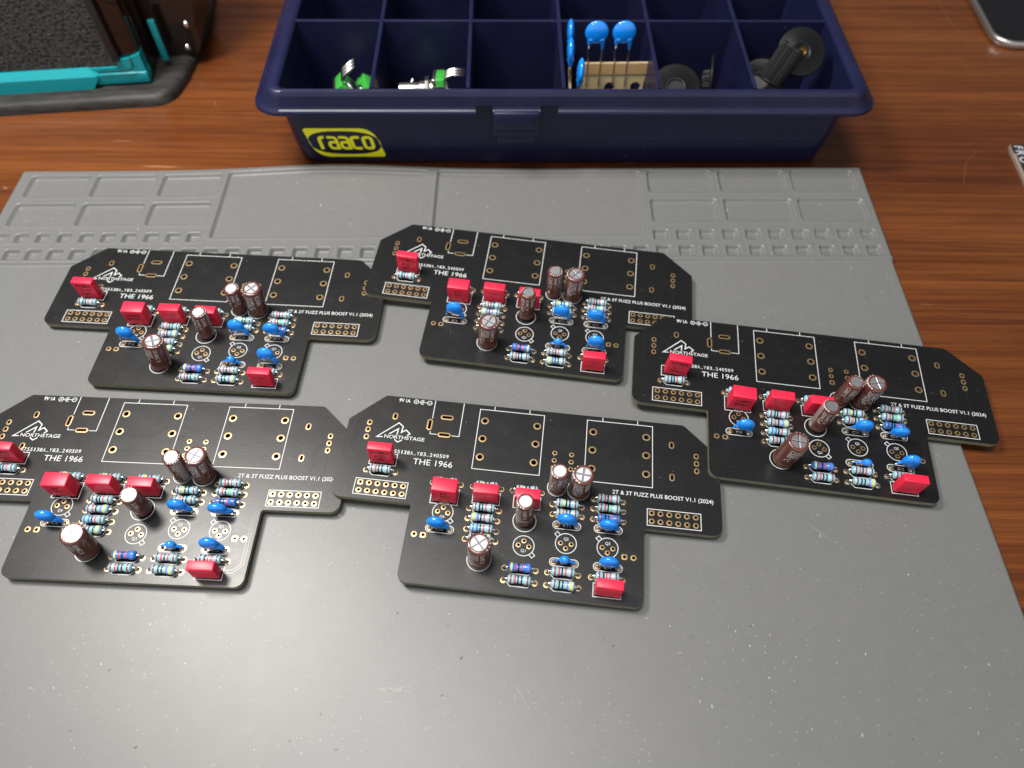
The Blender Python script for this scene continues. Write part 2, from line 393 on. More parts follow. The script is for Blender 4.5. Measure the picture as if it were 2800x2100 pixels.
sq2 = [float(np.interp(i, [-1, 0, 3, 11, 16, 30, 38], [-194.6, -186.6, -162.7, -98.1, -56.4, 61.5, 131.5])) for i in range(-1, 39)]
for x in sq2: cells.append((x, x+5.3, 192.6, 197.9, 0.9, 1.6))
xs = np.arange(MX0, MX1+0.01, 0.42); xs[-1] = MX1
ys = np.concatenate([np.linspace(-12, 186, 67), np.arange(186.4, MYT, 0.36), [MYT]])
X, Y = np.meshgrid(xs, ys)
def sstep(t): t = np.clip(t, 0, 1); return t*t*(3-2*t)
Z = -3.15+0.75*sstep((Y-190.2)/0.9)+0.32*np.exp(-((Y-191.6)/0.55)**2)
def sdf(c): 
    cx, cy, hx, hy, r = (c[0]+c[1])/2, (c[2]+c[3])/2, (c[1]-c[0])/2, (c[3]-c[2])/2, c[4]
    qx = np.abs(X-cx)-hx+r; qy = np.abs(Y-cy)-hy+r
    return np.hypot(np.maximum(qx, 0), np.maximum(qy, 0))+np.minimum(np.maximum(qx, qy), 0)-r
for c in cells:
    ix = (xs > c[0]-3) & (xs < c[1]+3); iy = (ys > c[2]-3) & (ys < c[3]+3)
    d = sdf(c); Z -= c[5]*sstep(-d/0.6); Z += 0.10*np.exp(-((d-0.5)/0.45)**2)
Z += 0.12*np.sin(X*0.031+1)*np.sin(Y*0.043)
edge = np.minimum(np.minimum(X-MX0, MX1-X), MYT-Y)
Z -= 0.55*np.clip(1-edge/0.8, 0, 1)**2
YW = Y+yoff(X)+bulge(X)*np.clip((Y-205)/36.0, 0, 1)
Z += 0.9*bulge(X)/1.9*sstep((Y-215)/26.0)
nx, ny = len(xs), len(ys)
verts = np.stack([X.ravel(), YW.ravel(), Z.ravel()], 1)
idx = np.arange(nx*ny).reshape(ny, nx)
faces = np.stack([idx[:-1, :-1].ravel(), idx[:-1, 1:].ravel(), idx[1:, 1:].ravel(), idx[1:, :-1].ravel()], 1).tolist()
bd = list(idx[0, :])+list(idx[1:, -1])+list(idx[-1, -2::-1])+list(idx[-2:0:-1, 0])
vl = verts.tolist(); b0 = len(vl)
for i in bd: vl.append([verts[i][0], verts[i][1], -4.99])
nb = len(bd)
for k in range(nb): faces.append([bd[k], b0+k, b0+(k+1) % nb, bd[(k+1) % nb]])
me = new_mesh('work_mat', vl, faces, m_mat, smooth=True)
mat_root = thing('work_mat', 'large grey silicone soldering mat with moulded compartments, dusty and scratched, under the boards', 'work mat')
obj('mat_sheet', me, mat_root)
nb_ = MB()
def emboss(txt, x, y):
    v, f = text_geo(txt, 2.7, 0.0, 1.0, ext=0.06); wv = text_w(v)
    yy = float(y+yoff(x))
    nb_.add([(p[0]+x+2.8-wv/2, p[1]+yy, p[2]-3.97) for p in v], f, 0)
for i, x in enumerate(sq1r): emboss(str(30-i), x, 202.2)
for i in range(1, 11): emboss(str(30+i), sq2[-11+i], 194.0)
obj('embossed_numbers', nb_.mesh('embossed_numbers', [m_mat]), mat_root)

def mat_top(x, y): return -3.15+0.12*math.sin(x*0.031+1)*math.sin((y-float(yoff(x)))*0.043)
m_scuff = mat("chalky_scuff", (0.29, 0.29, 0.28), 0.8)
m_dark = mat("dark_burn_speck", (0.06, 0.06, 0.055), 0.7)
rs = random.Random(3)
def scuff(x, y, L, ang, wid, m, curve=0.0, broken=0.35):
    q = MB(); n = int(L/0.5)+2; c, s_ = math.cos(ang), math.sin(ang); run = []
    def flush(run):
        if len(run) > 1:
            q.ribbon([(p[0], p[1]) for p in run], 1.0, 0)
            k = len(run); b_ = len(q.v)-2*k
            for i in range(k):
                ww = run[i][2]
                for j in (b_+i, b_+k+i):
                    px = run[i][0]+(q.v[j][0]-run[i][0])*ww; py = run[i][1]+(q.v[j][1]-run[i][1])*ww; q.v[j] = (px, py, mat_top(px, py)+0.03)
    for i in range(n):
        t = i/(n-1); u = (t-.5)*L; v = curve*(4*(t-.5)**2-1)+rs.uniform(-.08, .08)*wid*2
        if rs.random() < broken*0.3: flush(run); run = []
        run.append((x+u*c-v*s_, y+u*s_+v*c, wid*(0.3+rs.random())*math.sin(math.pi*(0.06+0.88*t))))
    flush(run)
    if q.f: obj('scuff_mark', q.mesh('scuff_mark', [m]), mat_root)
scuff(-30.5, 42.3, 8.5, .05, 0.9, m_scuff, .3); scuff(-28, 41.6, 6, -.02, 0.6, m_scuff); scuff(-41, 41, 5.5, 0.75, 0.5, m_scuff)
scuff(-38.5, 43.5, 2.5, 1.1, 0.5, m_scuff); scuff(-30, 39, 4, .1, .35, m_scuff); scuff(-24, 64, 10, .02, .14, m_scuff, .4, .1); scuff(-4, 67, 8, -.7, .12, m_scuff, .8, .1)
scuff(35, 71, 11, -.8, .16, m_scuff, .4, .1); scuff(4, 40, 9, -1.0, .14, m_scuff, .2); scuff(90, 86, 9, -.75, .12, m_scuff, .2)
scuff(-50, 90, 5, -.9, .35, m_scuff); scuff(-51, 74, 5, 1.0, .8, m_scuff); scuff(-20, 33, 2.5, .3, .6, m_scuff)
for k in range(26):
    x_ = rs.uniform(-120, 110); y_ = rs.uniform(26, 62)
    scuff(x_, y_, rs.uniform(.5, 1.1), rs.uniform(0.4, 1.3), rs.uniform(.25, .5), m_dark if k % 3 else m_scuff, 0, 0)

# ------------------------------------------------------------------ circuit board meshes (board coordinates in mm, top face at z = 0)
def fillet(poly, radii, n=5):
    out = []; m = len(poly)
    for i in range(m):
        p = Vector(poly[i]); a = Vector(poly[i-1]); c = Vector(poly[(i+1) % m]); r = radii[i]
        if r <= 0: out.append(tuple(p)); continue
        u = (a-p).normalized(); v = (c-p).normalized(); ang = u.angle(v); t = r/math.tan(ang/2)
        cc = p+(u+v).normalized()*(r/math.sin(ang/2)); s = p+u*t; e = p+v*t
        a0 = math.atan2(s.y-cc.y, s.x-cc.x); a1 = math.atan2(e.y-cc.y, e.x-cc.x); d = (a1-a0+math.pi) % (2*math.pi)-math.pi
        out += [(cc.x+r*math.cos(a0+d*k/n), cc.y+r*math.sin(a0+d*k/n)) for k in range(n+1)]
    return out
outline = fillet([(1.9, 30.55), (-8.0, 20.9), (-8.0, -5.2), (15.9, -5.2), (15.9, -28.2), (83.0, -28.2), (83.0, -5.2), (105.4, -5.2), (105.4, 20.6), (95.0, 30.5)],
                 [1.5, 1.0, 3.0, 0.6, 2.6, 2.6, 0.8, 3.0, 1.5, 2.0])
pads = []  # (x, y, shape, rx, ry, hx, hy)
def pr(x, y, R=0.86, h=0.46): pads.append((x, y, 'r', R, R, h, h))
def psq(x, y): pads.append((x, y, 's', 0.82, 0.82, 0.46, 0.46))
def po(x, y, rx, ry, hx, hy): pads.append((x, y, 'o', rx, ry, hx, hy))
for y in (20.25, 17.75, 15.2): po(-1.5, y, 0.78, 0.98, 0.42, 0.55)
for y in (19.95, 17.45, 14.95): po(98.6, y, 0.78, 0.98, 0.42, 0.55)
for x, y in ((5.9, 23.3), (5.9, 12.1), (91.2, 23.0), (91.2, 12.0)): po(x, y, 0.82, 1.22, 0.45, 0.85)
po(21.85, 24.7, 2.0, 0.85, 1.6, 0.45); po(21.85, 18.45, 2.0, 0.85, 1.6, 0.45); po(16.9, 21.6, 0.85, 2.0, 0.45, 1.6)
for x in (33.65, 49.9, 67.2, 83.5):
    for y in (24.88, 18.55, 12.2): pr(x, y, 1.22, 0.78)
for y in (16.15, 13.65): pr(55.97, y, 0.78, 0.42); pr(61.05, y, 0.78, 0.42)
psq(55.97, 11.1); pr(61.05, 11.2, 0.78, 0.42)
for k in range(6):
    (psq if k == 0 else pr)(k*2.54, 0); pr(k*2.54, -2.54)
    (psq if k == 0 else pr)(85.17+k*2.53, -0.15); pr(85.17+k*2.53, -2.69)
pr(18.4, -14.2); psq(20.95, -14.2); psq(77.6, -14.3); pr(80.15, -14.3)
QS = [(49.4, -14.2, -1), (61.15, -12.2, 1), (72.85, -12.2, 1), (25.4, -6.7, -1)]
for (qx, qy, s) in QS:
    if s < 0:
        for dx, dy in ((-1.5, .1), (0, 1.45), (1.5, -.15)): pr(qx+dx, qy+dy, 0.72, 0.42)
    else:
        for dx, dy in ((-1.5, 0), (0, -1.45), (1.5, -.1)): pr(qx+dx, qy+dy, 0.72, 0.42)
RES = [(0.8, 9.5, 4.1, 'nkkrn', 0), (21.1, 29.4, 2.25, 'nykkn', 0), (32.9, 41.3, 2.3, 'nykkn', 0), (44.6, 53.2, 2.4, 'nykkn', 0),
       (32.7, 41.4, -4.7, 'nkkrn', 0), (32.7, 41.3, -7.8, 'nrkvy', 0), (32.8, 41.3, -11.0, 'bbkrn', 0), (32.8, 41.4, -14.0, 'nrkky', 0),
       (56.5, 65.0, -0.75, 'nykkn', 0), (56.7, 65.2, -3.75, 'nokkn', 0), (68.3, 76.9, 2.2, 'nrkrn', 0), (68.3, 77.0, -0.75, 'nrkgn', 0), (68.4, 77.1, -3.95, 'nkkrn', 1),
       (44.8, 53.4, -21.1, 'yrkrv', 1), (44.8, 53.4, -24.6, 'nrkkn', 0), (56.6, 65.1, -21.1, 'nrkrn', 0), (56.6, 65.3, -24.65, 'nkkvy', 0), (68.6, 77.2, -21.1, 'nkrrn', 0)]
comp_pads = []
for (x0, x1, y, _, _) in RES: comp_pads += [(x0, y), (x1, y)]
DIS = [(25.3, -11.9), (61.05, -6.85), (72.85, -6.7), (60.95, -17.9), (73.1, -17.9)]
DLAB = ['C16', 'C11', 'C19', 'C10', 'C12']
for (x, y) in DIS: comp_pads += [(x-2.8, y), (x+2.8, y)]
for p in comp_pads: pads.append((p[0], p[1], 'c', 0.84, 0.84, 0.42, 0.42))
def pad_loop(p, rx, ry, shape, n=14):
    if shape == 's': return [(p[0]-rx, p[1]-ry), (p[0]+rx, p[1]-ry), (p[0]+rx, p[1]+ry), (p[0]-rx, p[1]+ry)]
    r = min(rx, ry); out = []
    for k in range(n):
        a = 2*math.pi*(k+0.5)/n; cx = math.copysign(max(rx-r, 0), math.cos(a)); cy = math.copysign(max(ry-r, 0), math.sin(a))
        out.append((p[0]+cx+r*math.cos(a), p[1]+cy+r*math.sin(a)))
    return out
def board_mesh():
    cu = bpy.data.curves.new('bc', 'CURVE'); cu.dimensions = '2D'; cu.fill_mode = 'BOTH'; cu.extrude = 0.775
    loops = [outline]+[pad_loop(p, p[5]+.02, p[6]+.02, 'r', 12) for p in pads if p[2] != 'c']
    for lp in loops:
        sp = cu.splines.new('POLY'); sp.points.add(len(lp)-1); sp.use_cyclic_u = True
        for q, c in zip(sp.points, lp): q.co = (c[0], c[1], 0, 1)
    o = bpy.data.objects.new('bc', cu); COL.objects.link(o); me = bpy.data.meshes.new_from_object(o)
    v = [(p.co.x, p.co.y, p.co.z-0.775) for p in me.vertices]; f = [tuple(p.vertices) for p in me.polygons]
    mi = [0 if abs(p.normal.z) > 0.5 else 1 for p in me.polygons]
    bpy.data.objects.remove(o); bpy.data.meshes.remove(me)
    return new_mesh('board_panel', v, f, [m_pcb, m_fr4], mi)
me_board = board_mesh()
# pads
b = MB()
for p in pads:
    sh = 'r' if p[2] in 'co' else p[2]
    n = 16
    if p[2] == 's':
        outer = []
        for k in range(n):
            a = 2*math.pi*(k+0.5)/n; c, s_ = math.cos(a), math.sin(a); q = max(abs(c), abs(s_)); outer.append((p[0]+c/q*p[3], p[1]+s_/q*p[3]))
    else: outer = pad_loop(p, p[3], p[4], 'r', n)
    inner = pad_loop(p, p[5], p[6], 'r', n)
    v = [(q[0], q[1], 0.035) for q in outer]+[(q[0], q[1], 0.05) for q in inner]+[(q[0], q[1], -1.5) for q in inner]+[(q[0], q[1], 0.0) for q in outer]
    f = []; mi = []
    for k in range(n):
        k2 = (k+1) % n
        f.append((k, k2, n+k2, n+k)); mi.append(0)
        f.append((3*n+k, 3*n+k2, k2, k)); mi.append(0)
        f.append((n+k, n+k2, 2*n+k2, 2*n+k)); mi.append(1)
    b.add(v, f, mi)
me_pads = b.mesh('solder_pads', [m_gold, m_hole])
# traces
TR = [[(-3.2, 9.7), (-4.5, 11.5), (-4.5, 19.6), (-3.2, 21.7), (0.5, 22.0), (16.8, 4.1), (22.0, 4.1)], [(-0.8, 20.1), (0.9, 20.0), (7.7, 14.5)], [(-0.6, 16.7), (1.8, 14.5)],
      [(15.3, 16.7), (43.9, 16.7), (48.1, 20.6), (60.6, 20.4), (66.2, 15.7)], [(51.3, 12.3), (53.4, 15.3), (53.5, 17.7), (54.7, 19.1), (59.8, 19.1), (65.2, 13.6)],
      [(14.6, -2.6), (19.5, 1.8)], [(41.4, -5.4), (47.3, -11.5)], [(28.2, -6.6), (32.7, -6.6)], [(51.0, -16.8), (53.3, -19.8), (53.3, -21.1)], [(35.0, 12.3), (48.7, 12.3)],
      [(68.6, 12.2), (82.3, 12.2)], [(69, 10.6), (80.5, 10.6), (86, 4.9), (89.3, 1.7)], [(92.1, 2.1), (94.8, 4.9), (95.3, 14.7), (97.9, 17.5)], [(98.9, 14.1), (98.6, 4.7), (96.3, 2.1)],
      [(82.0, -5.7), (81.1, -7.6), (81.1, -21.6), (79.1, -23.4), (77.1, -23.6)], [(45.4, -19.9), (44.6, -17.3), (46.5, -15.8)], [(53.0, 2.4), (52.7, 12.2), (55.5, 16.3)],
      [(-3.1, 9.4), (1.8, 5.0)], [(57.9, -8.6), (61.1, -10.4)], [(50.6, 7.6), (47.7, 3.6), (42.8, 3.6)], [(61.8, 0.5), (62.6, -9.0)], [(66.9, 1.1), (69.1, -1.0)],
      [(56, 17.6), (52.8, 17.8), (51.6, 15.5)], [(62, 17.8), (66.0, 14.8), (66.0, 13.6)], [(77.2, 2.2), (84, 2.2), (86.3, 0.6)], [(41.4, -14), (44.6, -17.3)], [(65.2, -21), (68.4, -21.0)],
      [(15.3, 18.2), (28.5, 17.9)], [(65.4, -3.7), (68.2, -4.0)], [(2.5, -1.0), (3.4, -2.0)]]
b = MB()
for t in TR:
    b.ribbon(t, 0.30, 0.016, h=0.016)
    if len(t) > 3:
        tmp = MB(); tmp.ribbon(t, 1.5, 0); b.ribbon([v[:2] for v in tmp.v[:len(t)]], 0.28, 0.0125, h=0.0125)
me_tr = b.mesh('copper_traces', [m_trace])
# silkscreen
b = MB(); LW = 0.22; ZS = 0.028
def rib(p, closed=False, w=LW): b.ribbon(p, w, ZS, closed)
def rectl(x0, x1, y0, y1): rib([(x0, y0), (x1, y0), (x1, y1), (x0, y1)], True)
rectl(-1.5, 13.95, -3.85, 1.2); rectl(83.9, 99.3, -4.0, 1.1)
rectl(31.75, 51.85, 8.1, 28.95); rectl(65.2, 85.4, 7.95, 28.95)
for x in (36.2, 47.2, 70.0, 80.8): rib([(x, 29.0), (x, 30.4)])
rib([(17.4, 30.45), (17.4, 23.9)]); rib([(17.5, 19.3), (17.5, 18.4), (19.6, 18.4)]); rib([(24.1, 18.4), (26.45, 18.4), (26.45, 30.4)])
WR = [(1.15, 9.15, 6.2, 10.1), (21.2, 29.2, -4.25, 0.9), (33.3, 41.2, -2.9, 0.9), (45.2, 53.0, -2.95, 0.9), (69.3, 76.9, -26.4, -22.6)]
for r in WR: rectl(*r)
EC = [(57.35, 4.75, 2.75), (63.75, 4.75, 3.3), (48.95, -6.75, 3.3), (37.5, -19.55, 3.35)]
for e in EC: rib(circle(e[0], e[1], e[2], 40), True)
for (x0, x1, y, _, _) in RES:
    c = (x0+x1)/2; hw = 3.25
    rib([(c-hw, y+.3), (c-hw, y-.55), (c-hw+.9, y-1.45), (c+hw-.9, y-1.45), (c+hw, y-.55), (c+hw, y+.3), (c+hw, y+.55), (c+hw-.9, y+1.45), (c-hw+.9, y+1.45), (c-hw, y+.55)], True)
for (x, y) in DIS: rib(rrect(x-4.0, x+4.0, y-1.15, y+1.15, 1.14), True)
for (x, y, s) in QS:
    rib(circle(x, y, 2.95, 40), True)
    dx, dy = (1, -1) if s < 0 else (-1, 1); u = Vector((dx, dy)).normalized(); n_ = Vector((-u.y, u.x)); c = Vector((x, y))
    rib([tuple(c+u*3.0-n_*.55), tuple(c+u*4.15-n_*.55), tuple(c+u*4.15+n_*.55), tuple(c+u*3.0+n_*.55)])
def stext(t, x, y, size, width=None, bold=0.0, spacing=1.0, center=False):
    v, f = text_geo(t, size, bold, spacing, width=width); o = text_w(v)/2 if center else 0
    b.add([(p[0]+x-o, p[1]+y, ZS) for p in v], f, 0)
stext('9V', 6.0, 28.75, 1.75, 1.6, 0.02); stext('1A', 8.15, 28.75, 1.75, 1.4, 0.02)
for x in (11.4, 15.65): rib(circle(x, 29.3, 0.72, 20), True, 0.2)
rib(circle(13.5, 29.3, 0.72, 16, 55, 305), False, 0.2)
b.prism(circle(13.5, 29.3, 0.36, 14), 0.0, ZS)
rib([(12.15, 29.3), (12.8, 29.3)], w=0.2); rib([(13.5, 29.3), (14.93, 29.3)], w=0.2)
rib([(11.0, 29.3), (11.8, 29.3)], w=0.18); rib([(11.4, 28.95), (11.4, 29.65)], w=0.18); rib([(15.25, 29.3), (16.05, 29.3)], w=0.18)
rib([(3.4, 15.7), (1.6, 15.55), (7.5, 21.1), (9.0, 19.9), (8.8, 17.8), (10.1, 18.8), (11.5, 17.6), (10.7, 16.9)], w=0.34)
rib([(5.2, 16.9), (7.7, 19.0), (7.6, 16.9)], w=0.34); rib([(7.1, 15.2), (8.25, 14.35), (9.4, 15.2)], w=0.34)
stext('NORTHSTAGE', 3.9, 15.45, 1.72, 12.3, 0.006)
for i, ch in enumerate('3755138A_Y83_240509'):
    stext(ch, 5.9+i*0.985+(0.25 if ch == '1' else 0), 10.55 + (0.25 if ch == '_' else 0), 1.75, 0.28 if ch == '1' else 0.74, 0.006)
stext('THE 1966', 14.1, 7.6, 2.75, 11.8, 0.0)
stext('2T & 3T FUZZ PLUS BOOST V1.1 (2024)', 73.7, 4.75, 1.8, 29.4, 0.008)
for (x, y, s), q in zip(QS, ('Q1', 'Q2', 'Q3', 'Q4')): stext(q, x, y+(-1.85 if s < 0 else 0.9), 1.25, 1.35, 0.005, center=True)
for (x, y), t in zip(DIS, DLAB): stext(t, x, y-0.45, 1.2, 1.9, 0.005, center=True)
me_silk = b.mesh('silkscreen_print', [m_silk])

# ------------------------------------------------------------------ components
_rc = {}
def resistor_mesh(bands, dark, flip):
    if flip: bands = bands[::-1]
    key = (bands, dark)
    if key in _rc: return _rc[key]
    xb = [-2.12, -1.02, -0.28, 0.62, 2.12]
    if bands[-1] in 'yv' and bands[0] not in 'yv': xb = [-2.12, -0.95, -0.1, 1.15, 2.05]
    keys = sorted(set(bands)); mats = [m_rdark if dark else m_rbody]+[m_band[k] for k in keys]
    cuts = set(np.round(np.linspace(-3.05, 3.05, 27), 3).tolist())
    for x in xb: cuts |= {round(x-.2, 3), round(x+.2, 3)}
    cuts = sorted(cuts)
    def R(x):
        a = abs(x); r = 0.93+0.20*float(sstep(np.array((a-0.9)/0.7)))
        if a > 2.45: r *= math.sqrt(max(0.02, 1-((a-2.45)/0.63)**2))
        return r
    prof = [(R(x), x) for x in cuts]
    def mf(i, k):
        xm = (cuts[i]+cuts[i+1])/2
        for x, c in zip(xb, bands):
            if abs(xm-x) < 0.2: return 1+keys.index(c)
        return 0
    q = MB(); q.lathe([(a*1.09, z*1.08) for a, z in prof], 24, mfun=mf, M=Matrix.Rotation(math.radians(90), 4, 'Y'))
    _rc[key] = q.mesh('resistor', mats); return _rc[key]
_rl = {}
def lead_mesh(half, h, side):
    key = (round(half, 2), round(h, 2), side)
    if key in _rl: return _rl[key]
    q = MB(); s = side
    q.tube([(s*2.9, 0, 0), (s*3.35, 0, 0.02), (s*(half-.45), 0, 0.0), (s*(half-.12), 0, -.25), (s*half, 0, -.7), (s*half, 0, -h-2.6)], 0.27, 10)
    q.lathe([(0.62, -h+.06), (0.50, -h+.16), (0.38, -h+.38), (0.29, -h+.75)], 14, M=Matrix.Translation((s*half, 0, 0)), cap=False)
    q.lathe([(0.25, -h-2.5), (0.45, -h-2.0), (0.8, -h-1.62)], 10, M=Matrix.Translation((s*half, 0, 0)))
    _rl[key] = q.mesh('lead_wire', [m_lead]); return _rl[key]
_fc = {}
def film_mesh(th, hgt):
    key = (th, hgt)
    if key in _fc: return _fc[key]
    q = MB(); q.box(-3.6, 3.6, -th/2, th/2, 0.45, hgt, 0, 0.30, 3)
    for x in (-2.9, 2.9): q.box(x-.5, x+.5, -th/2+.25, th/2-.25, 0.02, 0.6)
    _fc[key] = q.mesh('film_capacitor', [m_red]); return _fc[key]
_fp = {}
def film_print(lines, th, ztop, faint, sideways=False):
    key = (lines, th, ztop, faint, sideways)
    if key in _fp: return _fp[key]
    q = MB()
    if sideways:
        v, f = text_geo(lines[0], 2.6, 0.01); wv = text_w(v)
        q.add([(p[1]-0.9, -th/2-0.03, ztop-1.2-p[0]) for p in v], f)
    else:
        z = ztop
        for t, sz, wd in lines:
            v, f = text_geo(t, sz, 0.012, width=wd, shear=0.1)
            z -= sz*0.72; q.add([(p[0]-wd/2, -th/2-0.03, z+p[1]) for p in v], f); z -= 0.5
    _fp[key] = q.mesh('printed_marking', [m_redfaint if faint else m_redink]); return _fp[key]
PR_A = (('WIMA', 2.3, 5.6), ('0.01', 2.0, 3.4), ('100\u2013', 2.0, 4.3))
PR_B = (('WIMA', 1.7, 4.9), ('6800/63\u2013', 1.6, 4.9))
PR_C = (('WIMA', 1.7, 4.6), ('0.1', 1.4, 2.2))
_ec = {}
def elec_meshes(R, Ht, cross):
    key = (R, Ht, cross)
    if key in _ec: return _ec[key]
    q = MB()
    prof = [(R-.5, 0.35), (R-.12, 0.45), (R, 0.75), (R, 1.75), (R-.06, 1.95), (R-.24, 2.15), (R-.24, 2.35), (R-.05, 2.6), (R, 2.85), (R, Ht*.6), (R, Ht-.75), (R-.05, Ht-.42), (R-.18, Ht-.16), (R-.42, Ht-.02), (R*.72+.08, Ht+.02), (R*.69, Ht-.04), (R*.685, Ht-.16)]
    q.lathe(prof, 40)
    body = q.mesh('electrolytic_capacitor', [m_sleeve])
    q = MB(); r = R*.71
    q.lathe([(r, Ht-.2), (r, Ht-.12), (r*.97, Ht-.08)], 32)
    if cross:
        a0 = math.radians(8)
        for k in range(4):
            a = a0+k*math.pi/2; g = 0.13
            sec = [(g*1.414*math.cos(a+math.pi/4), g*1.414*math.sin(a+math.pi/4))]
            for j in range(9):
                t = a+math.radians(6)+(math.pi/2-math.radians(12))*j/8; sec.append((r*.93*math.cos(t), r*.93*math.sin(t)))
            n = len(sec); cx = sum(p[0] for p in sec)/n; cy = sum(p[1] for p in sec)/n
            v = [(p[0], p[1], Ht-.09) for p in sec]+[(cx+(p[0]-cx)*.86, cy+(p[1]-cy)*.86, Ht+.03) for p in sec]
            q.add(v, [tuple(range(n, 2*n))]+[(i, (i+1) % n, n+(i+1) % n, n+i) for i in range(n)], 0)
        q.lathe([(r*.94, Ht-.075), (r*.94, Ht-.07)], 32, m=1)
    top = q.mesh('metal_top', [m_alu, m_alug])
    _ec[key] = (body, top); return _ec[key]
_el = {}
def elec_print(R, Ht, stripe_deg, lines, sw):
    key = (R, Ht, stripe_deg, lines, sw)
    if key in _el: return _el[key]
    q = MB(); rr = R+0.018
    def wrap(bmv, a0):
        return [((rr)*math.cos(a0+p[0]/R), (rr)*math.sin(a0+p[0]/R), p[1]) for p in bmv]
    # stripe following the sleeve profile
    a0 = math.radians(stripe_deg-sw/2); a1 = math.radians(stripe_deg+sw/2); n = 10
    prof = [(R, 0.8), (R, 1.75), (R-.06, 1.95), (R-.24, 2.15), (R-.24, 2.35), (R-.05, 2.6), (R, 2.85), (R, Ht-.75), (R-.05, Ht-.42), (R-.18, Ht-.16), (R-.42, Ht-.02)]
    v = []; f = []
    for (r, z) in prof:
        nr = 0.02
        for k in range(n+1):
            a = a0+(a1-a0)*k/n; v.append(((r+nr)*math.cos(a), (r+nr)*math.sin(a), z+(0.02 if z > Ht-.5 else 0)))
    for i in range(len(prof)-1):
        for k in range(n): f.append((i*(n+1)+k, i*(n+1)+k+1, (i+1)*(n+1)+k+1, (i+1)*(n+1)+k))
    q.add(v, f, 1, True)
    for (ang, txt, ztop, size) in lines:
        tv, tf = text_geo(txt, size, 0.014)
        bm = bmesh.new(); vs_ = [bm.verts.new((p[1], ztop-p[0], 0)) for p in tv]     # reads downwards
        for t in tf:
            try: bm.faces.new([vs_[i] for i in t])
            except ValueError: pass
        for k in range(1, 6):
            bmesh.ops.bisect_plane(bm, geom=bm.verts[:]+bm.edges[:]+bm.faces[:], plane_co=(k*0.3-0.2, 0, 0), plane_no=(1, 0, 0))
        bm.verts.index_update()
        pv = [(v_.co.x, v_.co.y) for v_ in bm.verts]; pf = [[v_.index for v_ in f_.verts] for f_ in bm.faces]; bm.free()
        q.add(wrap(pv, math.radians(ang)), pf, 0)
    # little printed ticks on the shoulder
    for k in range(7):
        a = math.radians(stripe_deg-60+k*20)
        c, s_ = math.cos(a), math.sin(a); t = Vector((-s_, c, 0))*0.22
        p = [Vector((c*r, s_*r, z)) for r, z in ((R-.40, Ht+.03), (R-.12, Ht-.12))]
        q.add([p[0]-t*.7, p[0]+t*.7, p[1]+t, p[1]-t], [(0, 1, 2, 3)], 0)
    _el[key] = q.mesh('printed_sleeve', [m_capink, m_stripe]); return _el[key]
_dc = {}
def disc_mesh(dx, dy, h, R=2.45, T=1.15, half=2.8, standing=False):
    key = (dx, dy, h, R, T, half)
    if key in _dc: return _dc[key]
    q = MB()
    lean = math.atan2(dy, h)
    Mx = Matrix.Translation((dx, dy, h)) @ Matrix.Rotation(-lean*0.8, 4, 'X')
    ellipsoid(q, (0, 0, 0), (R, T, R*0.97), Mx)
    c = Vector((dx, dy, h))
    p1 = c+Vector((R*0.55, 0, -R*0.35)); p2 = Vector((half-.15+dx*.15, dy*.35, h*.36)); p3 = Vector((half, 0, 0.55))
    q.tube([p1, p1.lerp(p2, .35)+Vector((.2, 0, 0)), p1.lerp(p2, .75)+Vector((.15, 0, 0)), p2, p2.lerp(p3, .6), p3], [R*.36, R*.34, R*.26, .55, .38, .27], 12)
    p1 = c+Vector((-R*0.6, 0, -R*0.25)); p2 = Vector((-half*.92+dx*.3, dy*.5, h*.55))
    q.tube([p1, p1.lerp(p2, .5)+Vector((-.15, 0, .1)), p2, p2.lerp(Vector((-half, 0, 0)), .18)], [R*.26, R*.18, .34, .2], 12)
    _dc[key] = remesh_blob(q, 0.13, 'ceramic_capacitor', m_blue, 5); return _dc[key]
_dl = {}
def disc_lead(side, dx, dy, h, half=2.8):
    key = (side, dx, dy, h)
    if key in _dl: return _dl[key]
    q = MB()
    if side < 0: top = Vector((-half*.92+dx*.3, dy*.5, h*.58))
    else: top = Vector((half, 0, 0.8))
    q.tube([top, top.lerp(Vector((side*half, 0, 0.3)), .5)+Vector((side*.12, 0, 0)), (side*half, 0, 0.3), (side*half, 0, -2.8)], 0.25, 10)
    q.lathe([(0.62, .06), (0.50, .16), (0.38, .34), (0.26, .6)], 14, M=Matrix.Translation((side*half, 0, 0)), cap=False)
    _dl[key] = q.mesh('lead_wire', [m_lead]); return _dl[key]

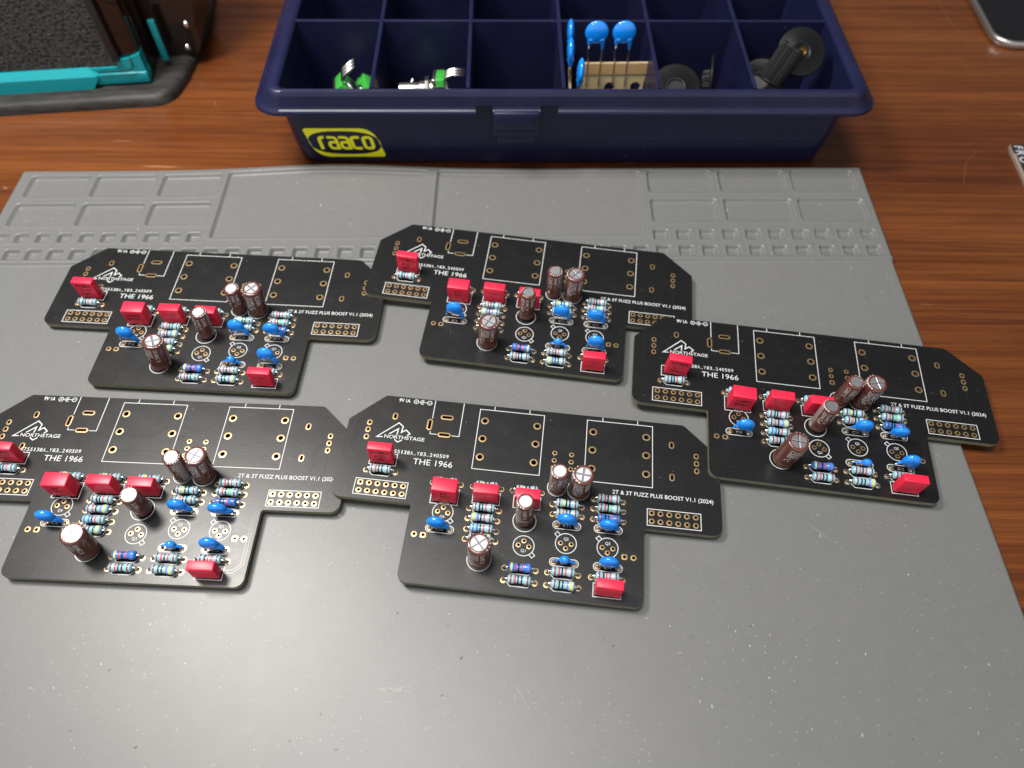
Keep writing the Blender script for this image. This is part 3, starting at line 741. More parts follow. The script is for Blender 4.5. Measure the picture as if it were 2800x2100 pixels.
# ------------------------------------------------------------------ the five boards
# name -> pose (x, y, rotz deg, tx, ty, z) and component variations
BOARDS = [
 dict(pos=(-44.08, 98.35, -5.46, 0.02, 0.96, 1.65), label='black circuit board lowest in the photo, between the lower left board and the right-hand board',
      disc=[(-.8, 0, 4.4), (-.4, 0, 4.4), (-.4, -.4, 4.2), (0, -.1, 2.7), (-.2, -.1, 4.4)], e=[(.1, -.6, 0, 195), (.3, -1.1, 0, 188), (-.2, .3, 0, 200), (.2, -.1, 0, 25)],
      w1='2.5', w4=None, w2=None, flip=(0, 5)),
 dict(pos=(-154.68, 97.94, -1.95, 0, 0, 0), label='glossy black circuit board at lower left, cut off by the left edge of the photo',
      disc=[(-.6, .1, 4.4), (-.6, 0, 4.5), (-.8, -.6, 4.3), (.4, 0, 2.7), (-.6, .2, 4.3)], e=[(.8, -.2, 0, 320), (1.2, .4, 0, 190), (1.2, -1.2, 0, 150), (1.4, 0, 0, 100)],
      w1='2.5', w4=None, w2=None, flip=()),
 dict(pos=(-151.23, 161.88, -2.78, 0, 0, 0), label='black circuit board at upper left, lying just below the small squares of the mat',
      disc=[(0, .3, 5.9), (-.6, .6, 5.5), (-.5, -.1, 5.5), (.4, -.2, 3.0), (-.2, .9, 5.5)], e=[(.6, -.4, 0, 60), (1.0, -.3, 0, 175), (1.1, .3, 0, 10), (1.9, .8, 0, 10)],
      w1='W', w4='f', w2='f', flip=(4,)),
 dict(pos=(-43.26, 174.43, -7.10, 0, 1.01, 1.65), label='black circuit board at top centre, farthest from the viewer, overlapped by the right-hand board',
      disc=[(0, .5, 5.9), (-.2, .2, 5.3), (-.6, .1, 5.1), (-.1, -.1, 3.0), (0, .3, 5.0)], e=[(-.4, .1, 0, 355), (.3, -.6, 0, 180), (.3, .5, 0, 120), (.7, -.5, 0, 15)],
      w1='2.5', w4='F', w2='F', flip=(4, 5, 13, 16)),
 dict(pos=(46.19, 131.62, -6.77, 0, 1.01, 1.65), label='black circuit board on the right reaching over the mat edge onto the wooden desk',
      disc=[(.6, -.1, 4.8), (1.0, -.1, 4.4), (-.2, -1.0, 4.4), (1.0, -.8, 2.7), (1.2, .4, 4.5)], e=[(.7, -1.1, 0, 30), (.4, -.9, 0, 170), (.7, .1, 0, 178), (1.2, -.6, 0, 40)],
      w1='W', w4=None, w2='f', flip=()),
]
LINES1 = ((248, 'SILMIC II', None, 1.35), (278, '25V4.7\u00b5F', None, 1.5), (215, 'CE 85\u00b0C', None, 1.3), (318, 'CE 85\u00b0C', None, 1.2))
def lines_for(kind, rot, Ht):
    a = {0: ((225, 'CE85\u00b0C'), (262, '0945'), (300, 'SILMIC II')), 1: ((228, '25V22\u00b5F'), (258, 'SILMIC II'), (292, 'ELNA')),
         2: ((228, '25V4.7\u00b5F'), (262, 'SILMIC II'), (300, 'ELNA')), 3: ((232, 'CE85\u00b0C'), (258, '0935'), (292, 'SILMIC II'))}[kind]
    return tuple((an+rot, t, Ht-1.1, (1.45 if kind in (0, 2) else 1.7)*(9.0/ (1.05*max(len(t), 7)*1.0) if len(t) > 7 else 1.15)) for an, t in a)
ESPEC = [(2.55, 11.9, False), (3.12, 12.2, True), (2.55, 11.9, False), (3.2, 12.2, True)]
CIR = ['fuzz circuit board']
for bi, B in enumerate(BOARDS):
    x, y, rz, tx, ty, z = B['pos']
    root = thing('circuit_board', B['label'], 'circuit board', group='populated black circuit boards on the mat')
    R = Matrix.Rotation(math.radians(rz), 3, 'Z') @ Matrix.Rotation(math.radians(ty), 3, 'Y') @ Matrix.Rotation(math.radians(tx), 3, 'X')
    root.location = Vector((x, y, z))*S; root.rotation_euler = R.to_euler()
    obj('board_panel', me_board, root); obj('solder_pads', me_pads, root); obj('copper_traces', me_tr, root); obj('silkscreen_print', me_silk, root)
    rnd = random.Random(bi*13+5)
    for i, (x0, x1, yy, bands, dark) in enumerate(RES):
        h = 1.32+rnd.uniform(0, .3); c = (x0+x1)/2; half = (x1-x0)/2
        r = obj('resistor', resistor_mesh(bands, dark, i in B['flip']), root, (c+rnd.uniform(-.1, .1), yy+rnd.uniform(-.06, .1), h), (math.radians(rnd.uniform(-20, 20)), 0, math.radians(rnd.uniform(-2, 2))))
        if dark: r['label'] = 'darker blue resistor body'
        for s_ in (-1, 1):
            l = obj('lead_wire', lead_mesh(half, 1.45, s_), r); l.rotation_euler = (-r.rotation_euler[0], 0, 0)
    WB = [(5.2, 7.75, 2.7, 8.4), (25.2, -1.75, 4.3, 7.5), (37.2, -1.1, 3.1, 7.1), (49.1, -1.1, 3.1, 7.1), (73.0, -24.75, 2.7, 7.2)]
    for i, (cx, cy, th, hh_) in enumerate(WB):
        rz_ = math.radians(rnd.uniform(-1.5, 1.5)); ty_ = rnd.uniform(-1.5, 2.5)
        if bi == 4: ty_ += 2.0
        o = obj('film_capacitor', film_mesh(th, hh_), root, (cx+rnd.uniform(-.15, .15), cy+rnd.uniform(-.1, .1), 0.05), (math.radians(rnd.uniform(-2, 2)), math.radians(ty_), rz_))
        if i == 1: o['label'] = 'thicker red film capacitor'
        if i == 0: obj('printed_marking', film_print(PR_A, th, hh_-.8, False), o)
        if i == 1:
            if B['w1'] == '2.5': obj('printed_marking', film_print(('2.5',), th, hh_, False, True), o)
            else: obj('printed_marking', film_print(PR_B, th, hh_-1.6, False), o)
        if i == 2 and B['w2']: obj('printed_marking', film_print(PR_C, th, hh_-1.7, True), o)
        if i == 4 and B['w4']: obj('printed_marking', film_print(PR_C, th, hh_-1.7, True), o)
    for i, (R_, Ht, cross) in enumerate(ESPEC):
        dx, dy, _, st = B['e'][i]; bx = EC[i][0]; by = EC[i][1]-(0.0 if i != 2 else -0.3)
        body, top = elec_meshes(R_, Ht, cross)
        # lean so that the top is displaced by (dx, dy)
        o = obj('electrolytic_capacitor', body, root, (bx+dx*.25, by+dy*.2, 0), (math.radians(-dy*.8/Ht*57.3), math.radians(dx*.75/Ht*57.3), 0))
        t = obj('metal_top', top, o); t.rotation_euler = (0, 0, rnd.uniform(0, 1.5))
        sw = 50 if R_ < 3 else 42
        obj('printed_sleeve', elec_print(R_, Ht, st, lines_for(i, rnd.choice((-8, 0, 6)), Ht), sw), o)
    for i, ((cx, cy), (dx, dy, h)) in enumerate(zip(DIS, B['disc'])):
        small = i == 3
        me_ = disc_mesh(dx, dy, h, 1.5 if small else 2.75, 1.1 if small else 1.4)
        o = obj('ceramic_capacitor', me_, root, (cx, cy, 0))
        if small: o['label'] = 'smallest blue ceramic capacitor'
        for s_ in (-1, 1): obj('lead_wire', disc_lead(s_, dx, dy, h), o)

# ------------------------------------------------------------------ parts tray
TH = math.radians(0.95)
tray = thing('parts_tray', 'navy blue plastic parts tray with many compartments and a yellow logo, behind the mat', 'storage tray', (19.0, 243.2, 0), (0, 0, TH))
HX = 110.3; DEP = 190.0
# rim: loft of rounded rectangles
def loft(loops, mats, name, parent, closed_bottom=False, smooth=True):
    n = len(loops[0][0]); v = []; f = []
    for lp, z in loops: v += [(p[0], p[1], z) for p in lp]
    for i in range(len(loops)-1):
        for k in range(n):
            k2 = (k+1) % n; f.append((i*n+k, i*n+k2, (i+1)*n+k2, (i+1)*n+k))
    if closed_bottom: f.append(tuple((len(loops)-1)*n+k for k in range(n)))
    me = new_mesh(name, v, f, mats, smooth=smooth); return obj(name, me, parent)
LX = -18.5
NX = [LX-15.2, LX-15.1, LX-8.95, LX-8.85, LX+8.85, LX+8.95, LX+15.3, LX+15.4]; NOTCH = {1, 2, 5, 6}
def rr(o, y0, r): return rrect(-HX-o, HX+o, y0, DEP-y0, r, 8)+[(x, y0) for x in NX]
def rim_loft(loops, mats, name, parent):
    n = len(loops[0][0]); v = []; f = []
    for lp, z in loops:
        for i, p in enumerate(lp):
            j = i-(n-8)
            if j in NOTCH and z < 28: v.append((p[0], -3.5 if p[1] < 0.5 else 0.4, 28.0))
            else: v.append((p[0], p[1], z))
    for i in range(len(loops)-1):
        for k in range(n): f.append((i*n+k, i*n+(k+1) % n, (i+1)*n+(k+1) % n, (i+1)*n+k))
    sm = []
    for q_ in f:
        sm.append(not any((x % n) >= n-8 for x in q_))
    return obj(name, new_mesh(name, v, f, mats, smooth=sm), parent)
rim_loft([(rr(-4.4, 0.6, 3.5), 24.0), (rr(-4.3, 0.3, 3.5), 31.5), (rr(-4.0, 0.0, 3.6), 32.6), (rr(-2.6, -1.0, 4.4), 33.1), (rr(0.2, -2.2, 5.8), 32.8), (rr(1.5, -2.9, 6.6), 31.4),
      (rr(2.2, -3.1, 7.2), 30.4), (rr(4.0, -3.7, 8.2), 27.4), (rr(4.7, -4.0, 8.8), 26.6), (rr(5.7, -4.6, 9.6), 26.2), (rr(6.4, -4.9, 10), 25.6), (rr(6.7, -5.0, 10), 24.6), (rr(6.3, -4.7, 10), 24.2), (rr(4.0, -3.2, 8), 24.4), (rr(-2.4, 0.9, 4), 24.9)], [m_navy], 'rim', tray)
# wall shell (outer and inner skin)
ro = [(rrect(-HX+1.6, HX-1.6, 0.84, DEP-0.84, 5, 8), 31.0), (rrect(-HX+2.6, HX-2.6, 3.23, DEP-3.23, 7, 8), 5.0), (rrect(-HX+3.4, HX-3.4, 4.0, DEP-4, 8, 8), -3.4), (rrect(-HX+4.6, HX-4.6, 5.0, DEP-5, 8, 8), -4.9)]
ri = [(rrect(-HX+4.3, HX-4.3, 0.9, DEP-0.9, 3.5, 8), 31.8), (rrect(-HX+4.6, HX-4.6, 3.2, DEP-3.2, 5, 8), 24.0), (rrect(-HX+5.4, HX-5.4, 5.6, DEP-5.6, 5, 8), -1.6), (rrect(-HX+6.8, HX-6.8, 7, DEP-7, 5, 8), -3.0)]
loft(ro, [m_navy], 'tray_body', tray, True); loft(ri, [m_navy], 'tray_lining', tray, True)
# dividers
cols = [-71.9, -36.4, -1.1, 34.3, 69.6]; rows = [45.4, 92.0, 138.6]
for cx in cols:
    q = MB(); hb, ht = 0.95, 0.7
    v = [(cx-hb, 6, -3), (cx+hb, 6, -3), (cx+hb, DEP-6, -3), (cx-hb, DEP-6, -3), (cx-ht, 1.0, 32.3), (cx+ht, 1.0, 32.3), (cx+ht, DEP-1.0, 32.3), (cx-ht, DEP-1.0, 32.3), (cx-.5, 1.0, 32.4), (cx+.5, 1.0, 32.4), (cx+.5, DEP-1, 32.4), (cx-.5, DEP-1, 32.4)]
    q.add(v, [(0, 3, 2, 1), (0, 1, 5, 4), (1, 2, 6, 5), (2, 3, 7, 6), (3, 0, 4, 7), (4, 5, 9, 8), (5, 6, 10, 9), (6, 7, 11, 10), (7, 4, 8, 11), (8, 9, 10, 11)])
    obj('divider', q.mesh('divider', [m_navy]), tray)
for cy in rows:
    q = MB(); hb, ht = 0.95, 0.7; xa, xb_ = HX-6.6, HX-3.4
    v = [(-xa, cy-hb, -3), (xa, cy-hb, -3), (xa, cy+hb, -3), (-xa, cy+hb, -3), (-xb_, cy-ht, 32.25), (xb_, cy-ht, 32.25), (xb_, cy+ht, 32.25), (-xb_, cy+ht, 32.25), (-xb_, cy-.5, 32.33), (xb_, cy-.5, 32.33), (xb_, cy+.5, 32.33), (-xb_, cy+.5, 32.33)]
    q.add(v, [(0, 3, 2, 1), (0, 1, 5, 4), (1, 2, 6, 5), (2, 3, 7, 6), (3, 0, 4, 7), (4, 5, 9, 8), (5, 6, 10, 9), (6, 7, 11, 10), (7, 4, 8, 11), (8, 9, 10, 11)])
    obj('divider', q.mesh('divider', [m_navy]), tray)
# latch and the two dark gaps beside it
q = MB()
q.box(LX-8.6, LX+8.6, -6.0, 2.2, 19.0, 26.4, 0, 0.5, 2); q.box(LX-8.6, LX+8.6, -4.3, 2.2, 15.0, 19.4, 0, 0.4, 2)
q.box(LX-7.8, LX+7.8, -2.0, 3.0, 9.6, 15.6, 0, 1.0, 3)
obj('latch', q.mesh('latch', [m_navy]), tray)
# moulded lines on the front right wall
q = MB()
q.box(33, 62, 2.7, 3.2, 7.6, 8.6, 0, 0.2, 2); q.box(66, 96, 2.7, 3.2, 7.6, 8.6, 0, 0.2, 2); q.box(32.4, 33.2, 2.9, 3.6, -1.0, 8.6, 0, 0.2, 2)
obj('moulded_ridge', q.mesh('moulded_ridge', [m_navy]), tray)
# logo on the front wall: local (u along x, w along wall height)
p_lo = Vector((0, 4.0, -3.4)); p_hi = Vector((0, 3.23, 5.0)); p_tp = Vector((0, 1.3, 26.0))
def wall_pt(u, w, off):
    z = w
    if z > 5: t = (z-5)/21.0; y = p_hi.y+(p_tp.y-p_hi.y)*t
    else: t = (z+3.4)/8.4; y = p_lo.y+(p_hi.y-p_lo.y)*t
    return (u, y-off, z)
cx0, cx1, cz0, cz1 = -101.9, -71.2, -1.1, 13.5
def badge_outline():
    W_, H_ = cx1-cx0, cz1-cz0
    return fillet([(cx0, cz1), (cx0+3.6, cz0), (cx1+.4, cz0), (cx1-3.3, cz1)], [1.0, 6.8, 1.0, 6.8], 10)
q = MB()
def strip_between(A, Bp, off):
    n = len(A); v = [wall_pt(p[0], p[1], off) for p in A]+[wall_pt(p[0], p[1], off) for p in Bp]
    q.add(v, [(i, (i+1) % n, n+(i+1) % n, n+i) for i in range(n)])
N_ = 96
def resample(poly, ang):
    c = Vector(((cx0+cx1)/2, (cz0+cz1)/2)); d = Vector((math.cos(ang), math.sin(ang))); best = 0
    for i in range(len(poly)):
        a = Vector(poly[i])-c; e = Vector(poly[(i+1) % len(poly)])-c-a
        den = d.x*(-e.y)+e.x*d.y
        if abs(den) < 1e-9: continue
        t = (a.x*(-e.y)+e.x*a.y)/den; s_ = (d.x*a.y-d.y*a.x)/den
        if t > 0 and -1e-6 <= s_ <= 1+1e-6: best = max(best, t)
    return tuple(c+d*best)
bo = badge_outline(); ccx, ccz = (cx0+cx1)/2+.2, (cz0+cz1)/2
inner = []
for k in range(N_):
    a = 2*math.pi*k/N_; ca, sa = math.cos(a), math.sin(a); e = 2.6
    sc = 1/((abs(ca)/14.0)**e+(abs(sa)/5.95)**e)**(1/e)
    inner.append((ccx+ca*sc-sa*sc*0.22, ccz+sa*sc))
outer = []
for p in inner:
    outer.append(resample(bo, math.atan2(p[1]-(cz0+cz1)/2, p[0]-(cx0+cx1)/2)))
strip_between(outer, inner, 0.06)
def stroke(pts, w_=1.35):
    t = MB(); t.ribbon(pts, w_, 0); 
    q.add([wall_pt(v[0]-(v[1]-ccz)*0.12, v[1], 0.09) for v in t.v], t.f)
lx = ccx-9.6; zb = ccz-2.8; zt = ccz+2.8; zm = ccz+0.35
def arc(cx_, cz_, r, a0, a1, n=5): return [(cx_+r*math.cos(math.radians(a0+(a1-a0)*k/n)), cz_+r*math.sin(math.radians(a0+(a1-a0)*k/n))) for k in range(n+1)]
stroke([(lx, zb-.5), (lx, zt-1.2)]+arc(lx+1.2, zt-1.2, 1.2, 180, 90, 4)+[(lx+2.1, zt)])
for k in (0, 1):
    a = lx+3.6+k*4.6
    stroke([(a-.4, zt), (a+1.8, zt)]+arc(a+1.8, zt-1.2, 1.2, 90, 0, 4)+[(a+3.0, zb), (a+1.0, zb)]+arc(a+1.0, zb+1.1, 1.1, 270, 180, 4)+[(a-.1, zm-1.1)]+arc(a+1.0, zm-1.1, 1.1, 180, 90, 4)+[(a+3.0, zm)], 1.25)
a = lx+12.6
stroke([(a+3.3, zb), (a+1.2, zb)]+arc(a+1.2, zb+1.2, 1.2, 270, 180, 4)+arc(a+1.2, zt-1.2, 1.2, 180, 90, 4)+[(a+3.3, zt)])
a = lx+17.3
t_ = MB(); t_.ribbon(rrect(a, a+3.2, zb, zt, 1.2, 4), 1.35, 0, True); q.add([wall_pt(v[0]-(v[1]-ccz)*0.12, v[1], 0.09) for v in t_.v], t_.f)
obj('logo_badge', q.mesh('logo_badge', [m_yellow]), tray)

# ------------------------------------------------------------------ things in the tray
def potentiometer(loc, yl, zl, label):
    """yl: direction from shaft to pins, zl: body up direction (pins come out of the bottom edge)"""
    Yv = Vector(yl).normalized(); Zv = Vector(zl); Zv = (Zv-Yv*Zv.dot(Yv)).normalized(); Xv = Yv.cross(Zv)
    rot = Matrix((Xv, Yv, Zv)).transposed().to_euler()
    t = thing('potentiometer', label, 'potentiometer', loc, rot, 'potentiometers in the tray')
    q = MB(); q.box(-5.4, 5.4, -1.7, 1.7, -5.6, 5.4, 0, 0.35, 2); obj('phenolic_body', q.mesh('phenolic_body', [m_green]), t)
    q = MB(); q.box(-5.6, 5.6, -3.0, -1.65, -5.7, 5.7, 0, 0.3, 2)
    Mx = Matrix.Translation((0, -3.0, 0)) @ Matrix.Rotation(math.radians(90), 4, 'X')
    q.lathe([(3.6, 0), (3.6, 1.2), (3.3, 1.4)], 28, M=Mx); q.lathe([(4.6, 1.6), (5.0, 1.9), (5.0, 3.0), (4.6, 3.3)], 6, M=Mx, sm=False); q.lathe([(3.3, 3.2), (3.4, 3.5), (3.1, 3.8), (3.4, 4.1), (3.1, 4.4), (3.4, 4.7), (3.1, 5.0), (3.3, 5.3), (3.0, 5.6)], 24, M=Mx)
    for sx in (-1, 1): q.box(sx*5.7-.15, sx*5.7+.15, -2.6, 2.2, -3.0, 3.0)
    obj('metal_cover', q.mesh('metal_cover', [m_nickel]), t)
    q = MB(); q.lathe([(2.7, 5.4), (2.85, 5.8), (2.85, 13.0), (2.6, 13.6)], 24, M=Mx); obj('shaft', q.mesh('shaft', [m_nickel]), t)
    for k in (-2.9, 0, 2.9):
        q = MB(); q.tube([(k, 1.2, -4.4), (k, 2.6, -5.6), (k, 4.6, -6.4), (k, 9.6, -6.0)], [.7, .75, .8, .6], 8); obj('terminal_pin', q.mesh('terminal_pin', [m_nickel]), t)
    q = MB(); q.lathe([(3.0, 1.6), (3.2, 2.2), (2.4, 3.0), (1.0, 3.3)], 20, M=Matrix.Rotation(math.radians(-90), 4, 'X')); obj('back_rivet', q.mesh('back_rivet', [m_steel]), t)
    return t
R_ = math.radians
potentiometer((-65.0, 258.5, 20.2), (0.72, 0.22, 0.60), (0.62, 0.0, -0.78), 'green potentiometer with its pins up, in the leftmost front compartment of the tray')
potentiometer((-28.8, 258.5, 21.3), (1, 0.03, 0.02), (0.0, -0.25, -1), 'green potentiometer with a silver shaft pointing left, in the second front compartment from the left')
potentiometer((-62.0, 268.5, 12.0), (-0.75, -0.3, 0.55), (0.5, 0.1, 0.8), 'potentiometer lying behind the one with raised pins, in the leftmost front compartment')
potentiometer((-38.0, 268.0, 6.0), (0.2, 0.3, 0.9), (1, 0.0, 0), 'potentiometer at the bottom, behind the left-pointing shaft in the second front compartment')

def taped_strip(loc, rot, n, label, pitch=12.7, tail=10.0):
    t = thing('taped_capacitor_strip', label, 'capacitor strip', loc, rot, 'taped blue capacitors in the tray')
    x0, x1 = (-6.0 if n > 1 else -4.5), (n-1)*pitch+tail
    cu = bpy.data.curves.new('tp', 'CURVE'); cu.dimensions = '2D'; cu.fill_mode = 'BOTH'; cu.extrude = 0.3
    loops = [[(x0, -20), (x1-.4, -20), (x1+.2, -7.4), (x1+1.5, 1.2), (x1+2.0, 1.5), (x0, 1.5)]]
    for k in range(n if tail > 5 else 0): loops.append(circle(k*pitch+pitch/2+1.8, -8.8, 2.1, 20))
    for lp in loops:
        sp = cu.splines.new('POLY'); sp.points.add(len(lp)-1); sp.use_cyclic_u = True
        for qq, c in zip(sp.points, lp): qq.co = (c[0], c[1], 0, 1)
    o = bpy.data.objects.new('tp', cu); COL.objects.link(o); me = bpy.data.meshes.new_from_object(o)
    v = [(p.co.x, p.co.z, p.co.y) for p in me.vertices]; f = [tuple(p.vertices) for p in me.polygons]
    bpy.data.objects.remove(o); bpy.data.meshes.remove(me)
    obj('paper_tape', new_mesh('paper_tape', v, f, [m_tape]), t)
    q = MB(); q.box(x0, x1+1.0, -0.55, -0.33, -3.2, 1.3); obj('adhesive_strip', q.mesh('adhesive_strip', [m_tape2]), t)
    for k in range(n):
        cx = k*pitch
        q = MB(); ellipsoid(q, (cx, 0, 13.6), (4.55, 1.5, 4.45), None, 28)
        for s_ in (-1, 1):
            q.tube([(cx+s_*2.0, 0, 11.2), (cx+s_*2.55, 0, 9.6), (cx+s_*2.65, 0, 8.6 if s_ < 0 else 7.4), (cx+s_*2.6, 0, 8.3 if s_ < 0 else 6.2)], [1.5, .95, .6, .3], 12)
        d = obj('disc_capacitor', remesh_blob(q, 0.22, 'disc_capacitor', m_blue, 6), t)
        for s_ in (-1, 1):
            q = MB(); q.tube([(cx+s_*2.62, 0, 9.0), (cx+s_*2.7, 0, 6.5), (cx+s_*2.55, -.1, 3), (cx+s_*2.5, -.45, 1.5), (cx+s_*2.5, -.6, -8)], [.34, .3, .26, .26, .26], 8)
            obj('lead_wire', q.mesh('lead_wire', [m_lead]), d)
    return t
taped_strip((30.9, 270.0, 24.4), (R_(-4), 0, R_(2)), 2, 'two blue disc capacitors upright on brown paper tape facing the viewer, fourth front compartment', 10.5)
taped_strip((21.2, 262.0, 22.6), (R_(-2), R_(0), R_(88)), 2, 'two blue disc capacitors seen edge-on against the left wall of the fourth front compartment', 12.4)
taped_strip((23.6, 252.6, 20.3), (R_(3), R_(0), R_(87)), 1, 'single blue disc capacitor seen edge-on, nearest the tray rim in the fourth front compartment', 12.4, tail=2.6)

def knob(loc, rot, label, skirt=9.0, body=4.6, length=13.0, brass=True):
    t = thing('skirted_knob', label, 'knob', loc, rot, 'black control knobs in the tray')
    q = MB()
    q.lathe([(body+.4, 1.0), (skirt-.6, 0.9), (skirt, 0.5), (skirt, 0.0), (skirt-.5, -0.2), (4.3, 0.1), (3.9, -0.4), (3.2, -0.5), (3.0, 0.3)], 48)
    obj('skirt', q.mesh('skirt', [m_knob]), t)
    q = MB(); n = 84; prof = [(1.0, 1.0), (1.0, length-1.2), (.93, length-.3), (.85, length)]
    v = []; f = []
    for (s_, z) in prof:
        for k in range(n):
            a = 2*math.pi*k/n; r = body*s_*(1.0+(0.035 if k % 3 else -0.03)*(1 if z < length-.5 else 0)); v.append((r*math.cos(a), r*math.sin(a), z))
    for i in range(len(prof)-1):
        for k in range(n): f.append((i*n+k, i*n+(k+1) % n, (i+1)*n+(k+1) % n, (i+1)*n+k))
    f.append(tuple(range((len(prof)-1)*n, len(prof)*n)))
    q.add(v, f); obj('fluted_grip', q.mesh('fluted_grip', [m_knob]), t)
    if not brass: return t
    q = MB(); q.lathe([(2.2, -0.1), (2.2, 0.4), (1.6, 0.4), (1.6, -0.05)], 20, cap=False); q.lathe([(1.6, 0.3), (1.2, 0.35)], 16); obj('brass_insert', q.mesh('brass_insert', [m_brass]), t)
    return t
def aim(d, roll=0):   # euler that turns +Z to d
    return Vector(d).to_track_quat('Z', 'Y').to_euler()
knob((109.5, 267.0, 33.5), aim((-0.05, 0.62, -0.78)), 'black knob seen from below with its brass hole showing, in the rightmost front compartment', 9.3)
knob((98.6, 260.5, 24.5), aim((0.34, 0.25, 0.62)), 'black fluted knob standing tilted in front of the knob with the brass hole', 6.0, 4.7, 15, brass=False)
knob((99.5, 274.0, 16.0), aim((0.3, 0.5, -.75)), 'black knob mostly hidden behind the fluted one in the rightmost compartment', 9.3, brass=False)
knob((62.0, 257.5, 24.0), aim((0.05, 0.45, -0.85)), 'black knob showing its round skirt, at the left of the fifth front compartment', 9.6, brass=False)
knob((76.0, 259.5, 25.5), aim((-1.0, 0.2, -.15)), 'black knob with its skirt standing on edge, at the right of the fifth front compartment', 9.3, 4.0, 4.0, brass=False)

# ------------------------------------------------------------------ fume extractor at the upper left
fx = thing('fume_extractor', 'black box with a foam filter in a teal frame, at the upper left corner', 'fume extractor', (-152, 282, 0), (0, 0, R_(7)))
q = MB()
bo_ = fillet([(-230, 0.2), (2.5, 0.2), (7.5, 18), (12.5, 50), (12.5, 95), (-230, 95)], [1, 11, 12, 5, 6, 1], 8)
def inset(poly, d):
    c = Vector((-100, 50)); return [(p[0]-math.copysign(d, p[0]-c.x) if abs(p[0]-c.x) > 60 else p[0], p[1]-math.copysign(d, p[1]-c.y)) for p in poly]
ls = [(bo_, -5.0), (bo_, -2.2), (inset(bo_, .9), -0.6), (inset(bo_, 3.0), 0.0), (inset(bo_, 8.0), -0.2)]
n = len(bo_); v = []; f = []
for lp, z in ls: v += [(p[0], p[1], z) for p in lp]
for i in range(len(ls)-1):
    for k in range(n): f.append((i*n+k, i*n+(k+1) % n, (i+1)*n+(k+1) % n, (i+1)*n+k))
f.append(tuple((len(ls)-1)*n+k for k in range(n)))
q.add(v, f, 0, True); obj('base_plate', q.mesh('base_plate', [m_rubber]), fx)
# foam
gx = np.arange(-110, -17.0, 0.55); gz = np.arange(7.0, 100, 0.55)
v = []; f = []
for j, zz in enumerate(gz):
    for i, xx in enumerate(gx):
        p = Vector((xx*.95, 3.0, zz*.95)); d = mnoise.noise(p)*0.12
        v.append((xx, 11.4+d, zz))
nxf = len(gx)
for j in range(len(gz)-1):
    for i in range(nxf-1): f.append((j*nxf+i, j*nxf+i+1, (j+1)*nxf+i+1, (j+1)*nxf+i))
nv = len(v); v += [(-110, 24, 7), (-17.3, 24, 7), (-17.3, 24, 99.5), (-110, 24, 99.5)]
c0, c1, c2, c3 = 0, nxf-1, len(gz)*nxf-1, (len(gz)-1)*nxf
f += [(c0, nv, nv+1, c1), (c1, nv+1, nv+2, c2), (nv, nv+3, nv+2, nv+1), (c2, nv+2, nv+3, c3), (c3, nv+3, nv, c0)]
obj('foam_filter', new_mesh('foam_filter', v, f, [m_foam]), fx)
q = MB()
# bottom lip: chamfered strip, and the raised corner block
q.add([(-230, 8.6, -1.9), (-31.5, 8.6, -1.7), (-27.2, 8.6, 3.8), (-27.4, 8.6, 5.5), (-230, 8.6, 5.4), (-230, 10.6, 8.0), (-29.5, 10.6, 8.4), (-230, 22, 8.0), (-29.5, 22, 8.4), (-230, 22, -1.9), (-31.5, 22, -1.7), (-25.5, 22, 5.4), (-25.5, 10.6, 5.4)],
      [(0, 1, 2, 3, 4), (4, 3, 6, 5), (5, 6, 8, 7), (0, 9, 10, 1), (1, 10, 11, 12, 2), (3, 2, 12, 6), (6, 12, 11, 8), (9, 7, 8, 11, 10), (0, 4, 5, 7, 9)])
q.box(-28.5, -6.2, 9.9, 23.8, 0.6, 5.6, 0, 0.5, 2)
q.prism(fillet([(-28, 0), (0, 0), (0, 8.6), (-5.5, 6.6), (-10.5, 6.3), (-10.6, 2.9), (-28, 2.9)], [0, 0, .3, .3, .3, 1.5, 0]), 0, 13, 0,
        M=Matrix.Translation((-6.4, 23.5, 5.2)) @ Matrix.Rotation(R_(90), 4, 'X'))
q.box(-2.2, 0.6, 22.5, 24.2, 2.5, 21.0, 0, 0.3, 2);
obj('teal_frame', q.mesh('teal_frame', [m_teal]), fx)
q = MB(); q.box(-18.2, -15.0, 9.6, 23.0, 11.0, 100, 0, 0.5, 2)
q.tube([(-26, 9.4, 6.9), (-13, 9.4, 6.9), (-10.8, 9.4, 8.2), (-10.4, 9.4, 10.5), (-10.4, 9.4, 13.0)], 0.28, 8, 0)
obj('filter_frame', q.mesh('filter_frame', [m_blackmatte]), fx)
q = MB(); q.box(-15.2, -6.6, 11.5, 28.0, 12.0, 100, 0, 0.6, 2); q.box(-6.8, -6.0, 16.0, 27.0, 1.0, 100, 0, 0.2, 2)
q.box(-230, -6.5, 24.2, 60, 0.2, 100, 0, 0.5, 2)
obj('fan_housing', q.mesh('fan_housing', [m_blackgloss]), fx)
q = MB()
pp = fillet([(-6, 0), (11.5, 0), (14.5, 5), (14.2, 14), (16.5, 22), (15.5, 34), (12.5, 40), (13.8, 50), (13.8, 100), (-6, 100)], [0, 2, 3, 4, 4, 4, 4, 3, 0, 0])
q.prism(pp, 0, 34, 0, M=Matrix.Translation((0, 64, 0)) @ Matrix.Rotation(R_(90), 4, 'X'))
obj('side_bracket', q.mesh('side_bracket', [m_blackgloss]), fx)
for (sx, sz) in ((11.0, 14.5), (8.0, 3.8)):
    q = MB(); q.lathe([(1.5, 0), (1.5, .4), (1.1, 1.0), (0.5, 1.25)], 18, M=Matrix.Translation((sx, 30.0, sz)) @ Matrix.Rotation(R_(90), 4, 'X'))
    obj('screw', q.mesh('screw', [m_steel]), fx)

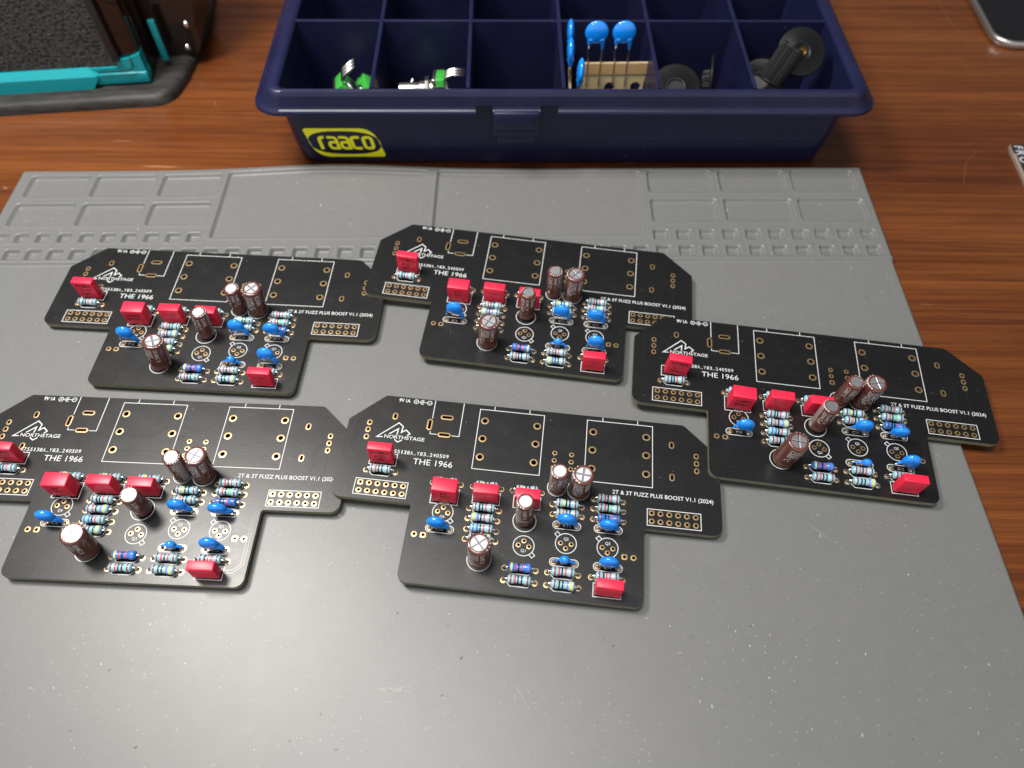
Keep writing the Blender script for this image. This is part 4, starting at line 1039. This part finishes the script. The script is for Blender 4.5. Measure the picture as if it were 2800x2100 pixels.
# ------------------------------------------------------------------ tablet and printed card at the right
tb = thing('tablet_computer', 'black-screened tablet with a silver metal edge, only its rounded corner visible at upper right', 'tablet', (225.8, 332.0, 0), (0, 0, R_(-2.5)))
q = MB(); n = 10
def tl(o): return rrect(o, 170, o, 235, [1, 1, 1, 10.5-o], 10)
L_ = [(tl(1.2), -5.0), (tl(0.3), -4.5), (tl(0), -3.8), (tl(0), -2.0), (tl(.3), -1.4), (tl(1.0), -1.2), (tl(2.2), -1.2)]
n = len(L_[0][0]); v = []; f = []
for lp, z in L_: v += [(p[0], p[1], z) for p in lp]
for i in range(len(L_)-1):
    for k in range(n): f.append((i*n+k, i*n+(k+1) % n, (i+1)*n+(k+1) % n, (i+1)*n+k))
f.append(tuple(range(n))[::-1]); q.add(v, f, 0, True)
obj('metal_case', q.mesh('metal_case', [m_silver]), tb)
q = MB(); q.prism(tl(1.5), -2.2, -1.05); obj('glass_screen', q.mesh('glass_screen', [m_screen]), tb)

cd = thing('printed_card', 'black card with pale grey capital letters and a worn tan edge, at the right border', 'card', (207.6, 261.2, -5), (0, 0, R_(-4.5)))
q = MB(); oc = fillet([(0, 0), (0, -3.4), (-0.35, -3.6), (-.2, -9), (0.15, -45), (80, -45), (80, 0)], [1.2, 0, 0, 0, 0, 0, 0])
q.prism(oc, 0.0, 1.3); obj('card_core', q.mesh('card_core', [m_cardcore]), cd)
q = MB(); oc = fillet([(0.35, -0.1), (0.3, -6.1), (1.15, -5.4), (1.0, -45), (80, -45), (80, -0.1)], [1.2, 0, .2, 0, 0, 0])
q.prism(oc, 1.3, 1.5); obj('printed_face', q.mesh('printed_face', [m_cardblk]), cd)
q = MB()
yy = -1.1
for ch in 'FRO':
    v, f = text_geo(ch, 5.0, 0.02); wv = text_w(v)
    q.add([(p[1]+1.5, yy-p[0], 1.52) for p in v], f); yy -= wv+1.0
q.box(2.6, 12, -4.95, -4.8, 1.5, 1.53)
obj('card_lettering', q.mesh('card_lettering', [m_cardtxt]), cd)

scene.render.engine = 'CYCLES'
scene.cycles.max_bounces = 8
